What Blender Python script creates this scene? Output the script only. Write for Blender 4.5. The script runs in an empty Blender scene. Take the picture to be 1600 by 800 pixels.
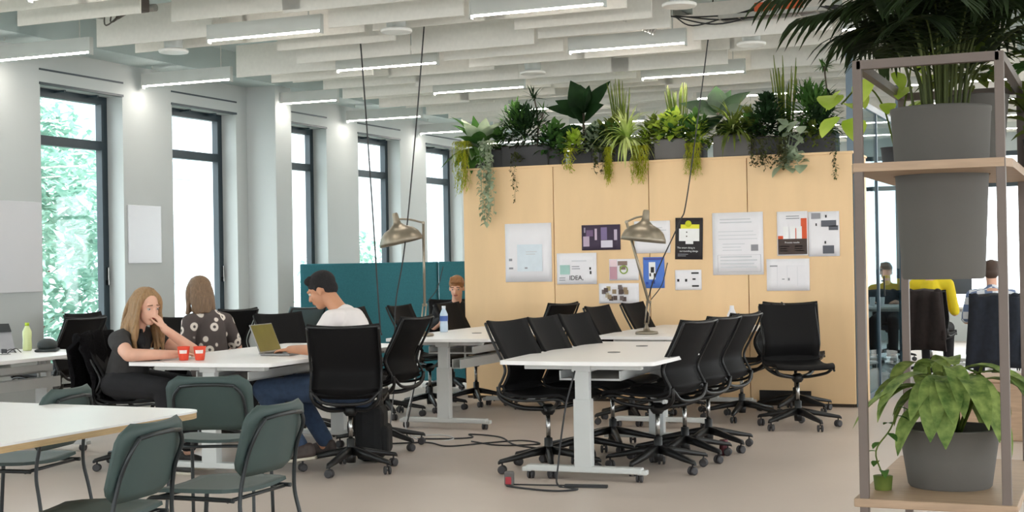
import bpy, bmesh, math, random
from mathutils import Vector, Matrix, Quaternion
R = math.radians
SC = bpy.context.scene
COL = SC.collection
random.seed(7)

# ---------------------------------------------------------------- camera
cam_d = bpy.data.cameras.new('camera'); cam = bpy.data.objects.new('camera', cam_d); COL.objects.link(cam)
cr = Vector((0.917987, 0.396246, -0.017022)); cu = Vector((0.017640, 0.002086, 0.999842)); cb = Vector((0.396219, -0.918142, -0.005075))
M = Matrix((cr, cu, cb)).transposed().to_4x4(); M.translation = Vector((0, 0, 1.34))
cam.matrix_world = M
cam_d.sensor_width = 36; cam_d.lens = 2201.25 * 36 / 1600; cam_d.clip_end = 200; cam_d.clip_start = 0.05
cam_d.dof.use_dof = False
SC.camera = cam
# ---------------------------------------------------------------- world, exposure
W = bpy.data.worlds.new('world'); SC.world = W; W.use_nodes = True
bg = W.node_tree.nodes['Background']; bg.inputs[0].default_value = (0.93, 0.97, 1.0, 1); bg.inputs[1].default_value = 2.7
vs = SC.view_settings; vs.view_transform = 'Standard'; vs.look = 'None'; vs.gamma = 1; vs.exposure = 1.35; vs.use_curve_mapping = False
STRIP_E = 25.0
SC.cycles.use_denoising = True
SC.cycles.max_bounces = 8; SC.cycles.diffuse_bounces = 5; SC.cycles.transparent_max_bounces = 12
SC.cycles.sample_clamp_indirect = 6

# ---------------------------------------------------------------- materials
def srgb(c):
    return tuple((x/255/12.92 if x/255 <= .04045 else ((x/255+.055)/1.055)**2.4) for x in c) + (1,)
MATS = {}
def mat(name, rgb, rough=.6, metal=0, var=.06, scale=8, bump=0, spec=.5, stretch=None, trans=0, emit=None):
    if name in MATS: return MATS[name]
    m = bpy.data.materials.new(name); m.use_nodes = True; nt = m.node_tree; b = nt.nodes['Principled BSDF']
    b.inputs['Roughness'].default_value = rough; b.inputs['Metallic'].default_value = metal
    b.inputs['Specular IOR Level'].default_value = spec
    c = srgb(rgb)
    tc = nt.nodes.new('ShaderNodeTexCoord'); n = nt.nodes.new('ShaderNodeTexNoise'); n.inputs['Scale'].default_value = scale; n.inputs['Detail'].default_value = 4
    if stretch:
        mp = nt.nodes.new('ShaderNodeMapping'); mp.inputs['Scale'].default_value = stretch
        nt.links.new(tc.outputs['Object'], mp.inputs[0]); nt.links.new(mp.outputs[0], n.inputs['Vector'])
    else: nt.links.new(tc.outputs['Object'], n.inputs['Vector'])
    r = nt.nodes.new('ShaderNodeValToRGB'); r.color_ramp.elements[0].position = .3; r.color_ramp.elements[1].position = .7
    r.color_ramp.elements[0].color = tuple(x*(1-var) for x in c[:3]) + (1,); r.color_ramp.elements[1].color = tuple(min(1, x*(1+var)) for x in c[:3]) + (1,)
    nt.links.new(n.outputs['Fac'], r.inputs[0]); nt.links.new(r.outputs[0], b.inputs['Base Color'])
    if bump:
        bp = nt.nodes.new('ShaderNodeBump'); bp.inputs['Strength'].default_value = bump; bp.inputs['Distance'].default_value = .01
        nt.links.new(n.outputs['Fac'], bp.inputs['Height']); nt.links.new(bp.outputs[0], b.inputs['Normal'])
    if trans: b.inputs['Transmission Weight'].default_value = trans
    if emit:
        b.inputs['Emission Color'].default_value = srgb(rgb); b.inputs['Emission Strength'].default_value = emit
    MATS[name] = m; return m
def leafmat(name, rgb, rgb2=None, var=.25, scale=6):
    m = mat(name, rgb, .62, 0, var, scale, spec=.25)
    if rgb2:
        for n in m.node_tree.nodes:
            if n.type == 'VALTORGB':
                n.color_ramp.elements[0].color = srgb(rgb); n.color_ramp.elements[1].color = srgb(rgb2)
    nt = m.node_tree; b = nt.nodes['Principled BSDF']; out = nt.nodes['Material Output']
    t = nt.nodes.new('ShaderNodeBsdfTranslucent'); mx = nt.nodes.new('ShaderNodeMixShader'); mx.inputs[0].default_value = .25
    src = b.inputs['Base Color'].links[0].from_socket; nt.links.new(src, t.inputs[0])
    nt.links.new(b.outputs[0], mx.inputs[1]); nt.links.new(t.outputs[0], mx.inputs[2]); nt.links.new(mx.outputs[0], out.inputs[0])
    return m
def glassmat(name, tint, refl=.08):
    m = bpy.data.materials.new(name); m.use_nodes = True; nt = m.node_tree; out = nt.nodes['Material Output']; nt.nodes.remove(nt.nodes['Principled BSDF'])
    t = nt.nodes.new('ShaderNodeBsdfTransparent'); t.inputs[0].default_value = tint + (1,)
    g = nt.nodes.new('ShaderNodeBsdfGlossy'); g.inputs['Roughness'].default_value = .02
    f = nt.nodes.new('ShaderNodeMath'); f.operation = 'MULTIPLY_ADD'; f.inputs[1].default_value = .5; f.inputs[2].default_value = refl*.5
    lw = nt.nodes.new('ShaderNodeLayerWeight'); lw.inputs[0].default_value = .5; pw = nt.nodes.new('ShaderNodeMath'); pw.operation = 'POWER'; pw.inputs[1].default_value = 4
    nt.links.new(lw.outputs['Facing'], pw.inputs[0]); nt.links.new(pw.outputs[0], f.inputs[0])
    mx = nt.nodes.new('ShaderNodeMixShader'); nt.links.new(f.outputs[0], mx.inputs[0]); nt.links.new(t.outputs[0], mx.inputs[1]); nt.links.new(g.outputs[0], mx.inputs[2]); nt.links.new(mx.outputs[0], out.inputs[0])
    return m
m_wall = mat('wall_paint', (184, 189, 188), .8, var=.015, scale=2)
m_ceil = mat('ceiling_concrete', (176, 190, 190), .8, var=.06, scale=1.5)
m_floor = mat('floor_resin', (196, 182, 172), .42, var=.035, scale=.9, spec=.35)
m_frame = mat('window_frame_paint', (38, 52, 60), .45, var=.05)
m_white = mat('white_laminate', (243, 240, 238), .35, var=.01, scale=3)
m_edge = mat('plywood_edge', (196, 164, 120), .6, var=.15, scale=30, stretch=(.3, .3, 8))
m_whitemetal = mat('light_grey_powder_coat', (200, 202, 200), .45, var=.02)
m_black = mat('black_mesh_fabric', (19, 18, 19), .7, var=.12, scale=180, spec=.18)
m_blackp = mat('black_nylon', (18, 18, 19), .42, var=.08, scale=20)
m_chrome = mat('brushed_chrome', (170, 168, 165), .25, 1, .04, 40)
m_birch = mat('birch_plywood', (232, 198, 152), .5, var=.07, scale=2.2, stretch=(1.2, 1.2, .25))
m_teal = mat('teal_felt', (56, 108, 116), .95, var=.08, scale=60, spec=.1)
m_baffle = mat('acoustic_felt_white', (230, 226, 219), .95, var=.03, scale=30, spec=.1)
m_housing = mat('luminaire_housing', (196, 198, 194), .5, var=.02)
m_duct = mat('galvanised_duct', (168, 166, 160), .4, .7, .1, 12)
m_green = mat('sage_green_shell', (58, 74, 71), .55, var=.04, scale=10)
m_tube = mat('dark_tube_paint', (28, 34, 36), .4, var=.05)
m_lampm = mat('brushed_brass_grey', (150, 140, 124), .38, .75, .06, 20)
m_post = mat('shelf_frame_taupe', (104, 90, 82), .5, var=.05)
m_shelf = mat('shelf_oak_ply', (168, 140, 114), .55, var=.12, scale=6, stretch=(1, 12, 12))
m_pot = mat('grey_stone_pot', (92, 88, 83), .8, var=.05, scale=4)
m_planter = mat('charcoal_planter', (62, 62, 64), .7, var=.08)
m_planterL = mat('grey_planter', (104, 102, 100), .7, var=.06)
m_soil = mat('potting_soil', (44, 34, 26), .95, var=.4, scale=60, bump=.6)
m_cable = mat('cable_rubber', (40, 40, 42), .6, var=.05)
m_cablew = mat('cable_white', (205, 205, 205), .5, var=.03)
m_skin = mat('skin_pale', (222, 172, 148), .55, var=.05, scale=14)
m_skin2 = mat('skin_tan', (190, 136, 104), .55, var=.05, scale=14)
m_paper = mat('paper_white', (236, 234, 238), .8, var=.01)
m_glass = glassmat('window_glass', (.96, .99, .99))
m_glassd = glassmat('tinted_partition_glass', (.62, .74, .78))

# ---------------------------------------------------------------- mesh helpers
class MB:
    def __init__(s): s.bm = bmesh.new(); s.mi = 0
    def _fin(s, fs):
        for f in fs: f.material_index = s.mi
    def box(s, c, d, rz=0, rot=None, bev=0):
        """centre c, full size d"""
        m = Matrix.Translation(c) @ (rot.to_4x4() if rot else Matrix.Rotation(rz, 4, 'Z')) @ Matrix.Diagonal((*d, 1))
        r = bmesh.ops.create_cube(s.bm, size=1, matrix=m)
        fs = {f for v in r['verts'] for f in v.link_faces}
        if bev:
            es = {e for v in r['verts'] for e in v.link_edges}
            q = bmesh.ops.bevel(s.bm, geom=list(es), offset=bev, segments=2, affect='EDGES', profile=.5)
            fs = set(q['faces']) | {f for f in fs if f.is_valid}
        s._fin(fs); return s
    def bx(s, x0, x1, y0, y1, z0, z1, bev=0):
        return s.box(((x0+x1)/2, (y0+y1)/2, (z0+z1)/2), (abs(x1-x0), abs(y1-y0), abs(z1-z0)), bev=bev)
    def ring_loft(s, rings, caps=True, closed=True, smooth=True):
        vr = [[s.bm.verts.new(p) for p in r] for r in rings]; fs = []
        n = len(vr[0])
        for a, b in zip(vr, vr[1:]):
            for i in range(n if closed else n-1):
                j = (i+1) % n
                f = s.bm.faces.new((a[i], a[j], b[j], b[i])); f.smooth = smooth; fs.append(f)
        if caps and closed:
            fs.append(s.bm.faces.new(vr[0][::-1])); fs.append(s.bm.faces.new(vr[-1]))
        s._fin(fs); return s
    def tube(s, pts, r, n=8, caps=True):
        pts = [Vector(p) for p in pts]; rs = r if isinstance(r, (list, tuple)) else [r]*len(pts)
        rings = []; up = None
        for i, p in enumerate(pts):
            t = (pts[min(i+1, len(pts)-1)] - pts[max(i-1, 0)]).normalized()
            if up is None: up = t.orthogonal().normalized()
            up = (up - t*up.dot(t)); up = up.normalized() if up.length > 1e-6 else t.orthogonal().normalized()
            w = t.cross(up)
            rings.append([p + (up*math.cos(a) + w*math.sin(a))*rs[i] for a in [2*math.pi*k/n for k in range(n)]])
        return s.ring_loft(rings, caps)
    def lathe(s, prof, c=(0, 0, 0), n=24, rot=None, caps=True):
        rings = []
        for r, z in prof:
            ring = [Vector((r*math.cos(2*math.pi*k/n), r*math.sin(2*math.pi*k/n), z)) for k in range(n)]
            if rot: ring = [rot @ v for v in ring]
            rings.append([v + Vector(c) for v in ring])
        return s.ring_loft(rings, caps)
    def sphere(s, c, r, rot=None, u=16, v=10):
        r = (r, r, r) if not isinstance(r, (tuple, list)) else r
        m = Matrix.Translation(c) @ (rot.to_4x4() if rot else Matrix()) @ Matrix.Diagonal((*r, 1))
        q = bmesh.ops.create_uvsphere(s.bm, u_segments=u, v_segments=v, radius=1, matrix=m)
        fs = {f for w in q['verts'] for f in w.link_faces}
        for f in fs: f.smooth = True
        s._fin(fs); return s
    def poly(s, pts, z0, z1, smooth=False):
        """prism of a 2D outline"""
        a = [s.bm.verts.new((x, y, z0)) for x, y in pts]; b = [s.bm.verts.new((x, y, z1)) for x, y in pts]; n = len(pts)
        fs = [s.bm.faces.new(a[::-1]), s.bm.faces.new(b)]
        for i in range(n): fs.append(s.bm.faces.new((a[i], a[(i+1) % n], b[(i+1) % n], b[i])))
        s._fin(fs); return s
    def face(s, pts, smooth=False):
        f = s.bm.faces.new([s.bm.verts.new(p) for p in pts]); f.smooth = smooth; s._fin([f]); return s
    def grid(s, rows, thick=0, smooth=True):
        """rows: list of lists of points; optional thickness along -normal"""
        def mk(rows, flip):
            vr = [[s.bm.verts.new(p) for p in r] for r in rows]; fs = []
            for a, b in zip(vr, vr[1:]):
                for i in range(len(a)-1):
                    q = (a[i], a[i+1], b[i+1], b[i]); f = s.bm.faces.new(q[::-1] if flip else q); f.smooth = smooth; fs.append(f)
            s._fin(fs); return vr
        A = mk(rows, False)
        if thick:
            nr, nc = len(rows), len(rows[0]); off = []
            for i in range(nr):
                o = []
                for j in range(nc):
                    du = Vector(rows[i][min(j+1, nc-1)]) - Vector(rows[i][max(j-1, 0)]); dv = Vector(rows[min(i+1, nr-1)][j]) - Vector(rows[max(i-1, 0)][j])
                    nn = du.cross(dv).normalized(); o.append(Vector(rows[i][j]) - nn*thick)
                off.append(o)
            B = mk(off, True); fs = []
            for i in range(nr-1):
                fs.append(s.bm.faces.new((A[i+1][0], B[i+1][0], B[i][0], A[i][0]))); fs.append(s.bm.faces.new((A[i][-1], B[i][-1], B[i+1][-1], A[i+1][-1])))
            for j in range(nc-1):
                fs.append(s.bm.faces.new((A[0][j], B[0][j], B[0][j+1], A[0][j+1]))); fs.append(s.bm.faces.new((A[-1][j+1], B[-1][j+1], B[-1][j], A[-1][j])))
            s._fin(fs)
        return s
    def build(s, name, m, parent=None, fixn=True):
        if fixn: bmesh.ops.recalc_face_normals(s.bm, faces=s.bm.faces[:])
        me = bpy.data.meshes.new(name); s.bm.to_mesh(me); s.bm.free()
        for k in (m if isinstance(m, (list, tuple)) else [m]): me.materials.append(k)
        o = bpy.data.objects.new(name, me); COL.objects.link(o)
        if parent: o.parent = parent
        return o
def tag(o, label=None, cat=None, group=None, kind=None):
    if label: o['label'] = label
    if cat: o['category'] = cat
    if group: o['group'] = group
    if kind: o['kind'] = kind
    return o
def empty(name, loc=(0, 0, 0), rz=0, label=None, cat=None, group=None):
    o = bpy.data.objects.new(name, None); COL.objects.link(o); o.location = loc; o.rotation_euler = (0, 0, rz); o.empty_display_size = .1
    return tag(o, label, cat, group)
def struct(o): o['kind'] = 'structure'; return o
KIDS = {}
def copy_tree(o, parent=None):
    c = o.copy(); COL.objects.link(c); c.parent = parent
    for ch in list(o.children): copy_tree(ch, c)
    return c
def bez(pts, n=8):
    """catmull-rom through pts"""
    P = [Vector(p) for p in pts]; P = [2*P[0]-P[1]] + P + [2*P[-1]-P[-2]]; out = []
    for i in range(1, len(P)-2):
        for k in range(n):
            t = k/n; a, b, c, d = P[i-1:i+3]
            out.append(.5*((2*b) + (c-a)*t + (2*a-5*b+4*c-d)*t*t + (3*b-a-3*c+d)*t**3))
    out.append(P[-2]); return out

# ---------------------------------------------------------------- room shell
WX = -8.7
Y_END, Y_BACK, X_R, ZC = 23.0, -5.0, 7.0, 3.55
b = MB().bx(-8.95, X_R, Y_BACK, Y_END, -.1, 0); struct(b.build('floor', m_floor))
b = MB().bx(-9.1, X_R, Y_BACK, Y_END, ZC, ZC+.15); struct(b.build('ceiling', m_ceil))
# window wall: piers, aprons, lintels around each opening
Z0, Z1 = .42, 2.99
opens = [(9.74+1.877*k, 10.855+1.877*k) for k in range(-6, 7)]
b = MB(); y = Y_BACK
for a, c in opens:
    b.bx(WX-.3, WX, y, a, 0, ZC); b.bx(WX-.3, WX, a, c, 0, Z0); b.bx(WX-.3, WX, a, c, Z1, ZC); y = c
b.bx(WX-.3, WX, y, Y_END, 0, ZC)
struct(b.build('wall_left', m_wall))
for i, (a, c) in enumerate(opens):
    w = MB(); X = WX-.22; t = .035
    w.bx(X-t, X+t, a, a+.07, Z0, Z1); w.bx(X-t, X+t, c-.075, c, Z0, Z1)
    w.bx(X-t, X+t, a+.07, c-.075, Z1-.075, Z1); w.bx(X-t, X+t, a+.07, c-.075, Z0, Z0+.07)
    w.bx(X-t, X+t, a+.07, c-.075, 2.48, 2.565)
    # inner sash of both lights
    for z0, z1 in ((Z0+.07, 2.48), (2.565, Z1-.075)):
        w.bx(X-.02, X+.05, c-.1, c-.075, z0, z1); w.bx(X-.02, X+.05, a+.07, a+.09, z0, z1)
    wo = w.build('window_%d' % (i+1), m_frame); struct(wo)
    g = MB(); g.bx(X-.006, X+.002, a+.08, c-.09, Z0+.06, Z1-.07); g.build('pane', m_glass, wo)
    h = MB(); h.box((X+.06, c-.045, 1.28), (.02, .02, .17), bev=.004); h.box((X+.05, c-.045, 1.22), (.05, .022, .05), bev=.004); h.build('handle', m_chrome, wo)
    s = MB(); s.bx(WX-.21, WX+.02, a-.015, c+.015, Z0-.02, Z0+.012, bev=.004); s.build('window_sill', m_white, wo)
    r = MB(); r.bx(WX-.03, WX+.008, a-.01, c+.012, Z1-.004, Z1+.018)
    for q in (.35, .75): r.box((WX-.12, a+(c-a)*q, Z1-.02), (.12, .02, .02))
    r.build('blind_rail', m_frame, wo)
    s = MB(); s.bx(WX-.004, WX+.008, a-.01, c+.01, 3.112, 3.128); s.build('air_slot', m_frame, wo)
# column between second and third window
b = MB().bx(WX, -8.33, 12.93, 13.25, 0, ZC, bev=.006); struct(b.build('wall_column', m_wall))
# bulkhead duct along the window wall
b = MB().bx(WX, -8.28, Y_BACK, Y_END, 3.30, ZC); struct(b.build('ceiling_bulkhead', m_ceil))
# end wall with large windows, right wall with windows (the far facades of the open-plan floor)
b = MB()
b.bx(-9, X_R, Y_END, Y_END+.25, 0, .5); b.bx(-9, X_R, Y_END, Y_END+.25, 2.95, ZC)
xs = [-9 + 2.0*k for k in range(9)]
for x in xs: b.bx(x-.22, x+.22, Y_END, Y_END+.25, .5, 2.95)
struct(b.build('wall_far', m_wall))
for i, x in enumerate(xs[:-1]):
    w = MB(); a, c = x+.22, x+1.78
    w.bx(a, a+.06, Y_END+.1, Y_END+.17, .5, 2.95); w.bx(c-.06, c, Y_END+.1, Y_END+.17, .5, 2.95); w.bx(a, c, Y_END+.1, Y_END+.17, .5, .56); w.bx(a, c, Y_END+.1, Y_END+.17, 2.88, 2.95)
    w.bx(a, c, Y_END+.1, Y_END+.17, 2.4, 2.47)
    wo = struct(w.build('window_%d' % (i+20), m_frame)); g = MB(); g.bx(a+.05, c-.05, Y_END+.13, Y_END+.138, .55, 2.9); g.build('pane', m_glass, wo)
b = MB(); y = Y_BACK
b.bx(X_R, X_R+.25, Y_BACK, Y_END, 0, .5); b.bx(X_R, X_R+.25, Y_BACK, Y_END, 2.95, ZC)
for k in range(15): b.bx(X_R, X_R+.25, Y_BACK+2*k-.25, Y_BACK+2*k+.25, .5, 2.95)
struct(b.build('wall_right', m_wall))
b = MB(); b.bx(-9, X_R, Y_BACK-.25, Y_BACK, 0, .45); b.bx(-9, X_R, Y_BACK-.25, Y_BACK, 3.0, ZC)
for k in range(9): b.bx(-9+2*k-.22, -9+2*k+.22, Y_BACK-.25, Y_BACK, .45, 3.0)
struct(b.build('wall_back', m_wall))

# ---------------------------------------------------------------- outside
b = MB().bx(-70, 60, -40, 90, -4.3, -4.0); struct(b.build('ground', mat('outside_paving', (150, 160, 150), .9, var=.1, scale=.3)))
bl = empty('building', (-34, 30, -4), 0, 'pale rendered building across the street seen through the windows', 'building')
b = MB(); b.bx(-38, -30, -30, 60, 0, 16); b2 = b.build('facade', mat('pale_render', (214, 222, 226), .9, var=.04, scale=.5), bl); b2.location = (34, -0, 0)
for iy in range(14):
    for iz in range(4):
        w = MB(); y0 = -20+iy*5.0; w.bx(4-.02, 4.06, y0, y0+1.2, 1.4+iz*3.6, 3.6+iz*3.6); w.bx(4.0, 4.12, y0-.1, y0+1.3, 1.25+iz*3.6, 1.4+iz*3.6)
        w.build('window', mat('outside_window', (160, 172, 184), .3, var=.05), bl)
LG = {}
def leaf(mb, p, d, L, wd, droop=.5, fold=.15, seg=5, shape='lance', face=None):
    """a curved, folded leaf blade from p along d"""
    p = Vector(p); d = Vector(d).normalized(); side = d.cross(Vector((0, 0, 1)))
    side = side.normalized() if side.length > .05 else Vector((1, 0, 0))
    if face is not None: side = d.cross(Vector(face)).normalized()
    cur = p.copy(); dd = d.copy(); rows = []
    for i in range(seg+1):
        t = i/seg
        if shape == 'lance': w = wd*math.sin(math.pi*min(1, .08+t*.92))**.8
        elif shape == 'strap': w = wd*(1-t**3)*min(1, .5+2*t)
        elif shape == 'heart': w = wd*math.sin(math.pi*(t**.62))**.75
        else: w = wd*math.sin(math.pi*t**.8)
        w = max(w, wd*.03)
        nn = side.cross(dd).normalized()
        rows.append([cur - side*w*.5 + nn*fold*w, cur.copy(), cur + side*w*.5 + nn*fold*w])
        dd = (dd + Vector((0, 0, -droop/seg))).normalized(); cur = cur + dd*L/seg
    mb.grid(rows)
def rdir(el0, el1, az0=0, az1=360):
    a = R(random.uniform(az0, az1)); e = R(random.uniform(el0, el1)); return Vector((math.cos(a)*math.cos(e), math.sin(a)*math.cos(e), math.sin(e)))
m_tree = leafmat('tree_leaves', (112, 158, 142), (184, 210, 196))
m_bark = mat('bark', (90, 78, 66), .9, var=.3, scale=20, bump=.5)
def tree(loc, h, rad, n, label):
    t = empty('tree', loc, 0, label, 'tree', 'trees outside the windows')
    b = MB(); b.tube([(0, 0, 0), (.1, 0, h*.4), (0, .1, h*.7)], [.16, .12, .05]);
    for k in range(6):
        d = rdir(30, 70); b.tube([(.05, 0, h*.45), Vector((.05, 0, h*.45))+d*rad*.8], [.06, .02], 6)
    b.build('trunk', m_bark, t)
    b = MB()
    for k in range(n):
        c = rdir(-60, 90)*rad*random.uniform(.4, 1)**.6; c = Vector((c.x, c.y, c.z*1.1+h*.72))
        leaf(b, c, rdir(-40, 40), random.uniform(.16, .3), random.uniform(.1, .17), .4, seg=2, shape='oval')
    b.build('crown', m_tree, t, fixn=False); return t
tree((-13.6, 14.6, -4), 7.2, 1.75, 3600, 'leafy tree close outside the leftmost window')
tree((-17.6, 19.2, -4), 9.2, 1.7, 2600, 'taller tree standing farther out beyond the leftmost window')
tree((-19, 33, -4), 6.6, 1.5, 1200, 'small tree low outside the farther windows')

# ---------------------------------------------------------------- wooden wall (plywood room front)
WY = 12.74
xb = [-6.02, -5.05, -4.08, -3.135, -2.18]
wd = empty('plywood_room', (-4.1, WY, 0), 0, 'birch plywood box wall with four panels and planters on top', 'partition wall')
struct(wd)
for i in range(4):
    b = MB().bx(xb[i]+.004+4.1, xb[i+1]-.004+4.1, 0, .04, .03, 2.27); b.build('panel', m_birch, wd)
b = MB().bx(-1.92, 1.92, .035, .06, 0, 2.262); b.bx(-1.90, 1.90, .02, .05, 0, .035); b.build('backing', mat('dark_gap', (60, 50, 40), .8), wd)
b = MB().bx(-1.93, 1.93, -.012, .75, 2.27, 2.29); b.build('top_board', m_birch, wd)
b = MB().bx(-1.92, -1.88, .04, .75, 0, 2.27); b.bx(1.88, 1.92, .04, .75, 0, 2.27); b.build('side_panel', m_birch, wd)
b = MB().bx(1.05, 1.52, -.012, .0, .03, .14)
for k in range(9): b.bx(1.06, 1.51, -.016, -.012, .036+k*.011, .041+k*.011)
b.build('vent_grille', mat('vent_black', (24, 20, 18), .6), wd)

# teal acoustic partition panels
for (x0, x1, lb) in ((-8.64, -6.89, 'wide teal felt screen standing nearest the windows'), (-6.87, -6.0, 'narrower teal felt screen partly behind the plywood wall edge')):
    t = empty('acoustic_screen', ((x0+x1)/2, 13.9, 0), 0, lb, 'screen')
    w = (x1-x0)/2
    b = MB().bx(-w, w, -.03, .03, .06, 1.37, bev=.012); b.build('felt_panel', m_teal, t)
    b = MB().bx(-w+.05, -w+.12, -.2, .2, 0, .05, bev=.01); b.bx(w-.12, w-.05, -.2, .2, 0, .05, bev=.01); b.build('foot', m_whitemetal, t)

# whiteboards on the window wall
for (y0, y1, z0, z1, lb) in ((8.15, 9.72, 1.16, 1.945, 'large white glass board on the wall left of the first window'), (10.9, 11.40, 1.40, 1.96, 'small white board between the first and second windows')):
    b = MB().bx(WX+.001, WX+.016, y0, y1, z0, z1, bev=.003); tag(b.build('whiteboard', mat('gloss_board', (206, 208, 212), .15, var=.005)), lb, 'whiteboard')

# ---------------------------------------------------------------- ceiling: strips, baffles, services
m_emit = mat('strip_diffuser', (255, 246, 236), .4, var=0, emit=STRIP_E)
def inview(x, y, z, mg=140):
    v = M.inverted() @ Vector((x, y, z)); 
    if v.z > -1: return False
    px = 800 + 2201*v.x/-v.z; py = 400 - 2201*v.y/-v.z
    return -mg < px < 1600+mg and -mg-40 < py < 800+mg
X0 = [-8.63, -6.47, -4.22, -1.95, .32, 2.6, 4.9]
strip0 = empty('ceiling_light', (0, 0, 0), 0)
b = MB().bx(0, 1.0, -.02, .02, 3.112, 3.23); b.bx(.1, .11, -.003, .003, 3.27, ZC); b.bx(.89, .9, -.003, .003, 3.2, ZC); b.bx(-.012, 0, -.022, .022, 3.088, 3.23); b.bx(1.0, 1.012, -.022, .022, 3.088, 3.23); b.build('housing', m_housing, strip0)  # end caps added to keep strip light off the window wall
b = MB().bx(.005, .995, -.018, .018, 3.104, 3.112); b.build('diffuser', m_emit, strip0)
first = True
YS = [9.13 + 1.96*k for k in range(-6, 7)]
for j, yy in enumerate(YS):
    for i, xx in enumerate(X0):
        if not inview(xx+.5, yy, 3.1) and (i % 2 or yy < -2): continue
        s = strip0 if first else copy_tree(strip0); first = False
        s.location = (xx, yy, 0); tag(s, 'slim linear ceiling light with a glowing lower edge', 'ceiling light', 'linear ceiling lights')
bm0 = MB().bx(-.56, .56, -.007, .007, 3.12, 3.42, bev=.002); baf = bm0.build('ceiling_baffle', m_baffle)
bm1 = MB().bx(-.56, .56, -.007, .007, 3.16, 3.45, bev=.002); baf2 = bm1.build('ceiling_baffle', m_baffle)
used = {}
random.seed(3)
for j in range(-8, 27):
    yy = 9.13 + 1.96/4*j
    for i, xx in enumerate(X0):
        for q in (0, 1):
            cx = xx + (.5 if q == 0 else 1.63); dx = random.uniform(-.12, .12) if j % 4 else 0
            if j % 4 == 0 and q == 0: continue
            if random.random() < .10 and j % 4: continue
            if xx+1.63 > 1.5 or not inview(cx, yy, 3.2, 60): continue
            if cx+dx-.56 < -8.27: continue
            if any(abs(cx+dx-a_) < .66 and -.3 < yy-b_ < .14 for a_, b_ in ((-7.05, 9.45), (-5.0, 9.45), (-5.0, 12.15), (-2.76, 11.45))): continue
            if yy > 22.5 or (cx > -3.55 and cx < -1.0 and yy < 11.0): continue
            if (abs(cx+7.0) < .5 and abs(yy-8.6) < .3): continue
            src = random.choice((baf, baf2)) if j % 4 else baf
            if src in used: o = src.copy(); COL.objects.link(o)
            else: o = src; used[src] = 1
            o.location = (cx+dx, yy, random.choice((0, 0, .02))); tag(o, 'off-white felt ceiling baffle hanging edge-down from the slab', 'ceiling baffle', 'white acoustic ceiling baffles')
sp0 = empty('ceiling_projector', (0, 0, 0))
b = MB().lathe([(.07, .02), (.075, .06), (.085, .2), (.085, .25)], n=24); b.tube([(0, 0, .25), (0, 0, .45)], .012); b.build('body', m_whitemetal, sp0)
b = MB().lathe([(.115, 0), (.12, .008), (.12, .022), (.10, .03)], n=28); b.build('trim_ring', mat('trim_white', (232, 230, 226), .4), sp0)
spl = ['round white can light near the first window', 'round white can light left of the hanging cord', 'round white can light above the plywood wall middle', 'round white can light above the tall reeds at right', 'round white can light at the top of the view over the plywood wall']
for k, (x, y) in enumerate(((-7.05, 9.45), (-5.0, 9.45), (-5.0, 12.15), (-2.76, 11.45), (-2.78, 9.45))):
    s = sp0 if k == 0 else copy_tree(sp0); s.location = (x, y, 3.1); s.name = 'can_light' if k == 0 else 'can_light.%03d' % k; tag(s, spl[k], 'ceiling light')
# ducts, trays and pipes above the baffles
def duct(name, x0, x1, y0, y1, z0, z1, label, m=None):
    b = MB().bx(x0, x1, y0, y1, z0, z1, bev=.01)
    for k in range(int((y1-y0)/1.2)): b.bx(x0-.012, x1+.012, y0+1.2*k+.6, y0+1.2*k+.63, z0-.012, z1+.01)
    return tag(b.build(name, m or m_duct), label, 'duct')
duct('air_duct', -6.0, -5.6, 8, 22, 3.46, 3.535, 'flat metal air duct above the baffles left of the hanging cords')
duct('air_duct', -3.9, -3.5, 8, 22, 3.46, 3.535, 'flat metal air duct above the baffles over the plywood wall')
b = MB(); pts = [(-3.7+.0, 8.45, 3.32)]
P0, P1 = Vector((-3.62, 10.6, 3.30)), Vector((-3.36, 10.75, 3.18))
ax = (P1-P0); L = ax.length; axn = ax.normalized(); u = axn.orthogonal(); v = axn.cross(u)
b.tube([P0+ax*t/60+(u*math.cos(t*1.57)+v*math.sin(t*1.57))*.045 for t in range(61)], .01, 6); b.tube([P0, P1], .036, 10)
tag(b.build('flexible_duct', mat('foil_duct', (200, 198, 194), .35, .6)), 'ribbed silver flexible duct among the ceiling services', 'duct')
tr = empty('cable_tray', (-1.75, 10.85, 3.22), 0, 'long thin metal cable tray at the top right of the ceiling', 'cable tray')
b = MB()
for yy in (-.1, .1): b.bx(-1.1, 2.2, yy-.006, yy+.006, 0, .03)
for k in range(22): b.bx(-1.1+k*.15, -1.09+k*.15, -.1, .1, 0, .008)
b.build('rail', m_duct, tr)
b = MB()
for k in range(4): b.tube(bez([(-1.1, -.05+.03*k, .02), (-.3, .03*k-.06, .03), (.6, .04-.02*k, .02), (2.1, .02*k-.03, .03)], 6), .008, 6)
b.build('cable', m_cable, tr)
for k, (x, lb) in enumerate(((-2.50, 'orange junction box on the ceiling cable tray, left one'), (-2.29, 'orange junction box on the ceiling cable tray, right one'))):
    b = MB().box((x, 10.85, 3.29), (.15, .12, .08), bev=.008); b.box((x, 10.785, 3.29), (.09, .012, .04), bev=.003); tag(b.build('junction_box', mat('orange_plastic', (206, 92, 44), .5)), lb, 'junction box')
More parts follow.
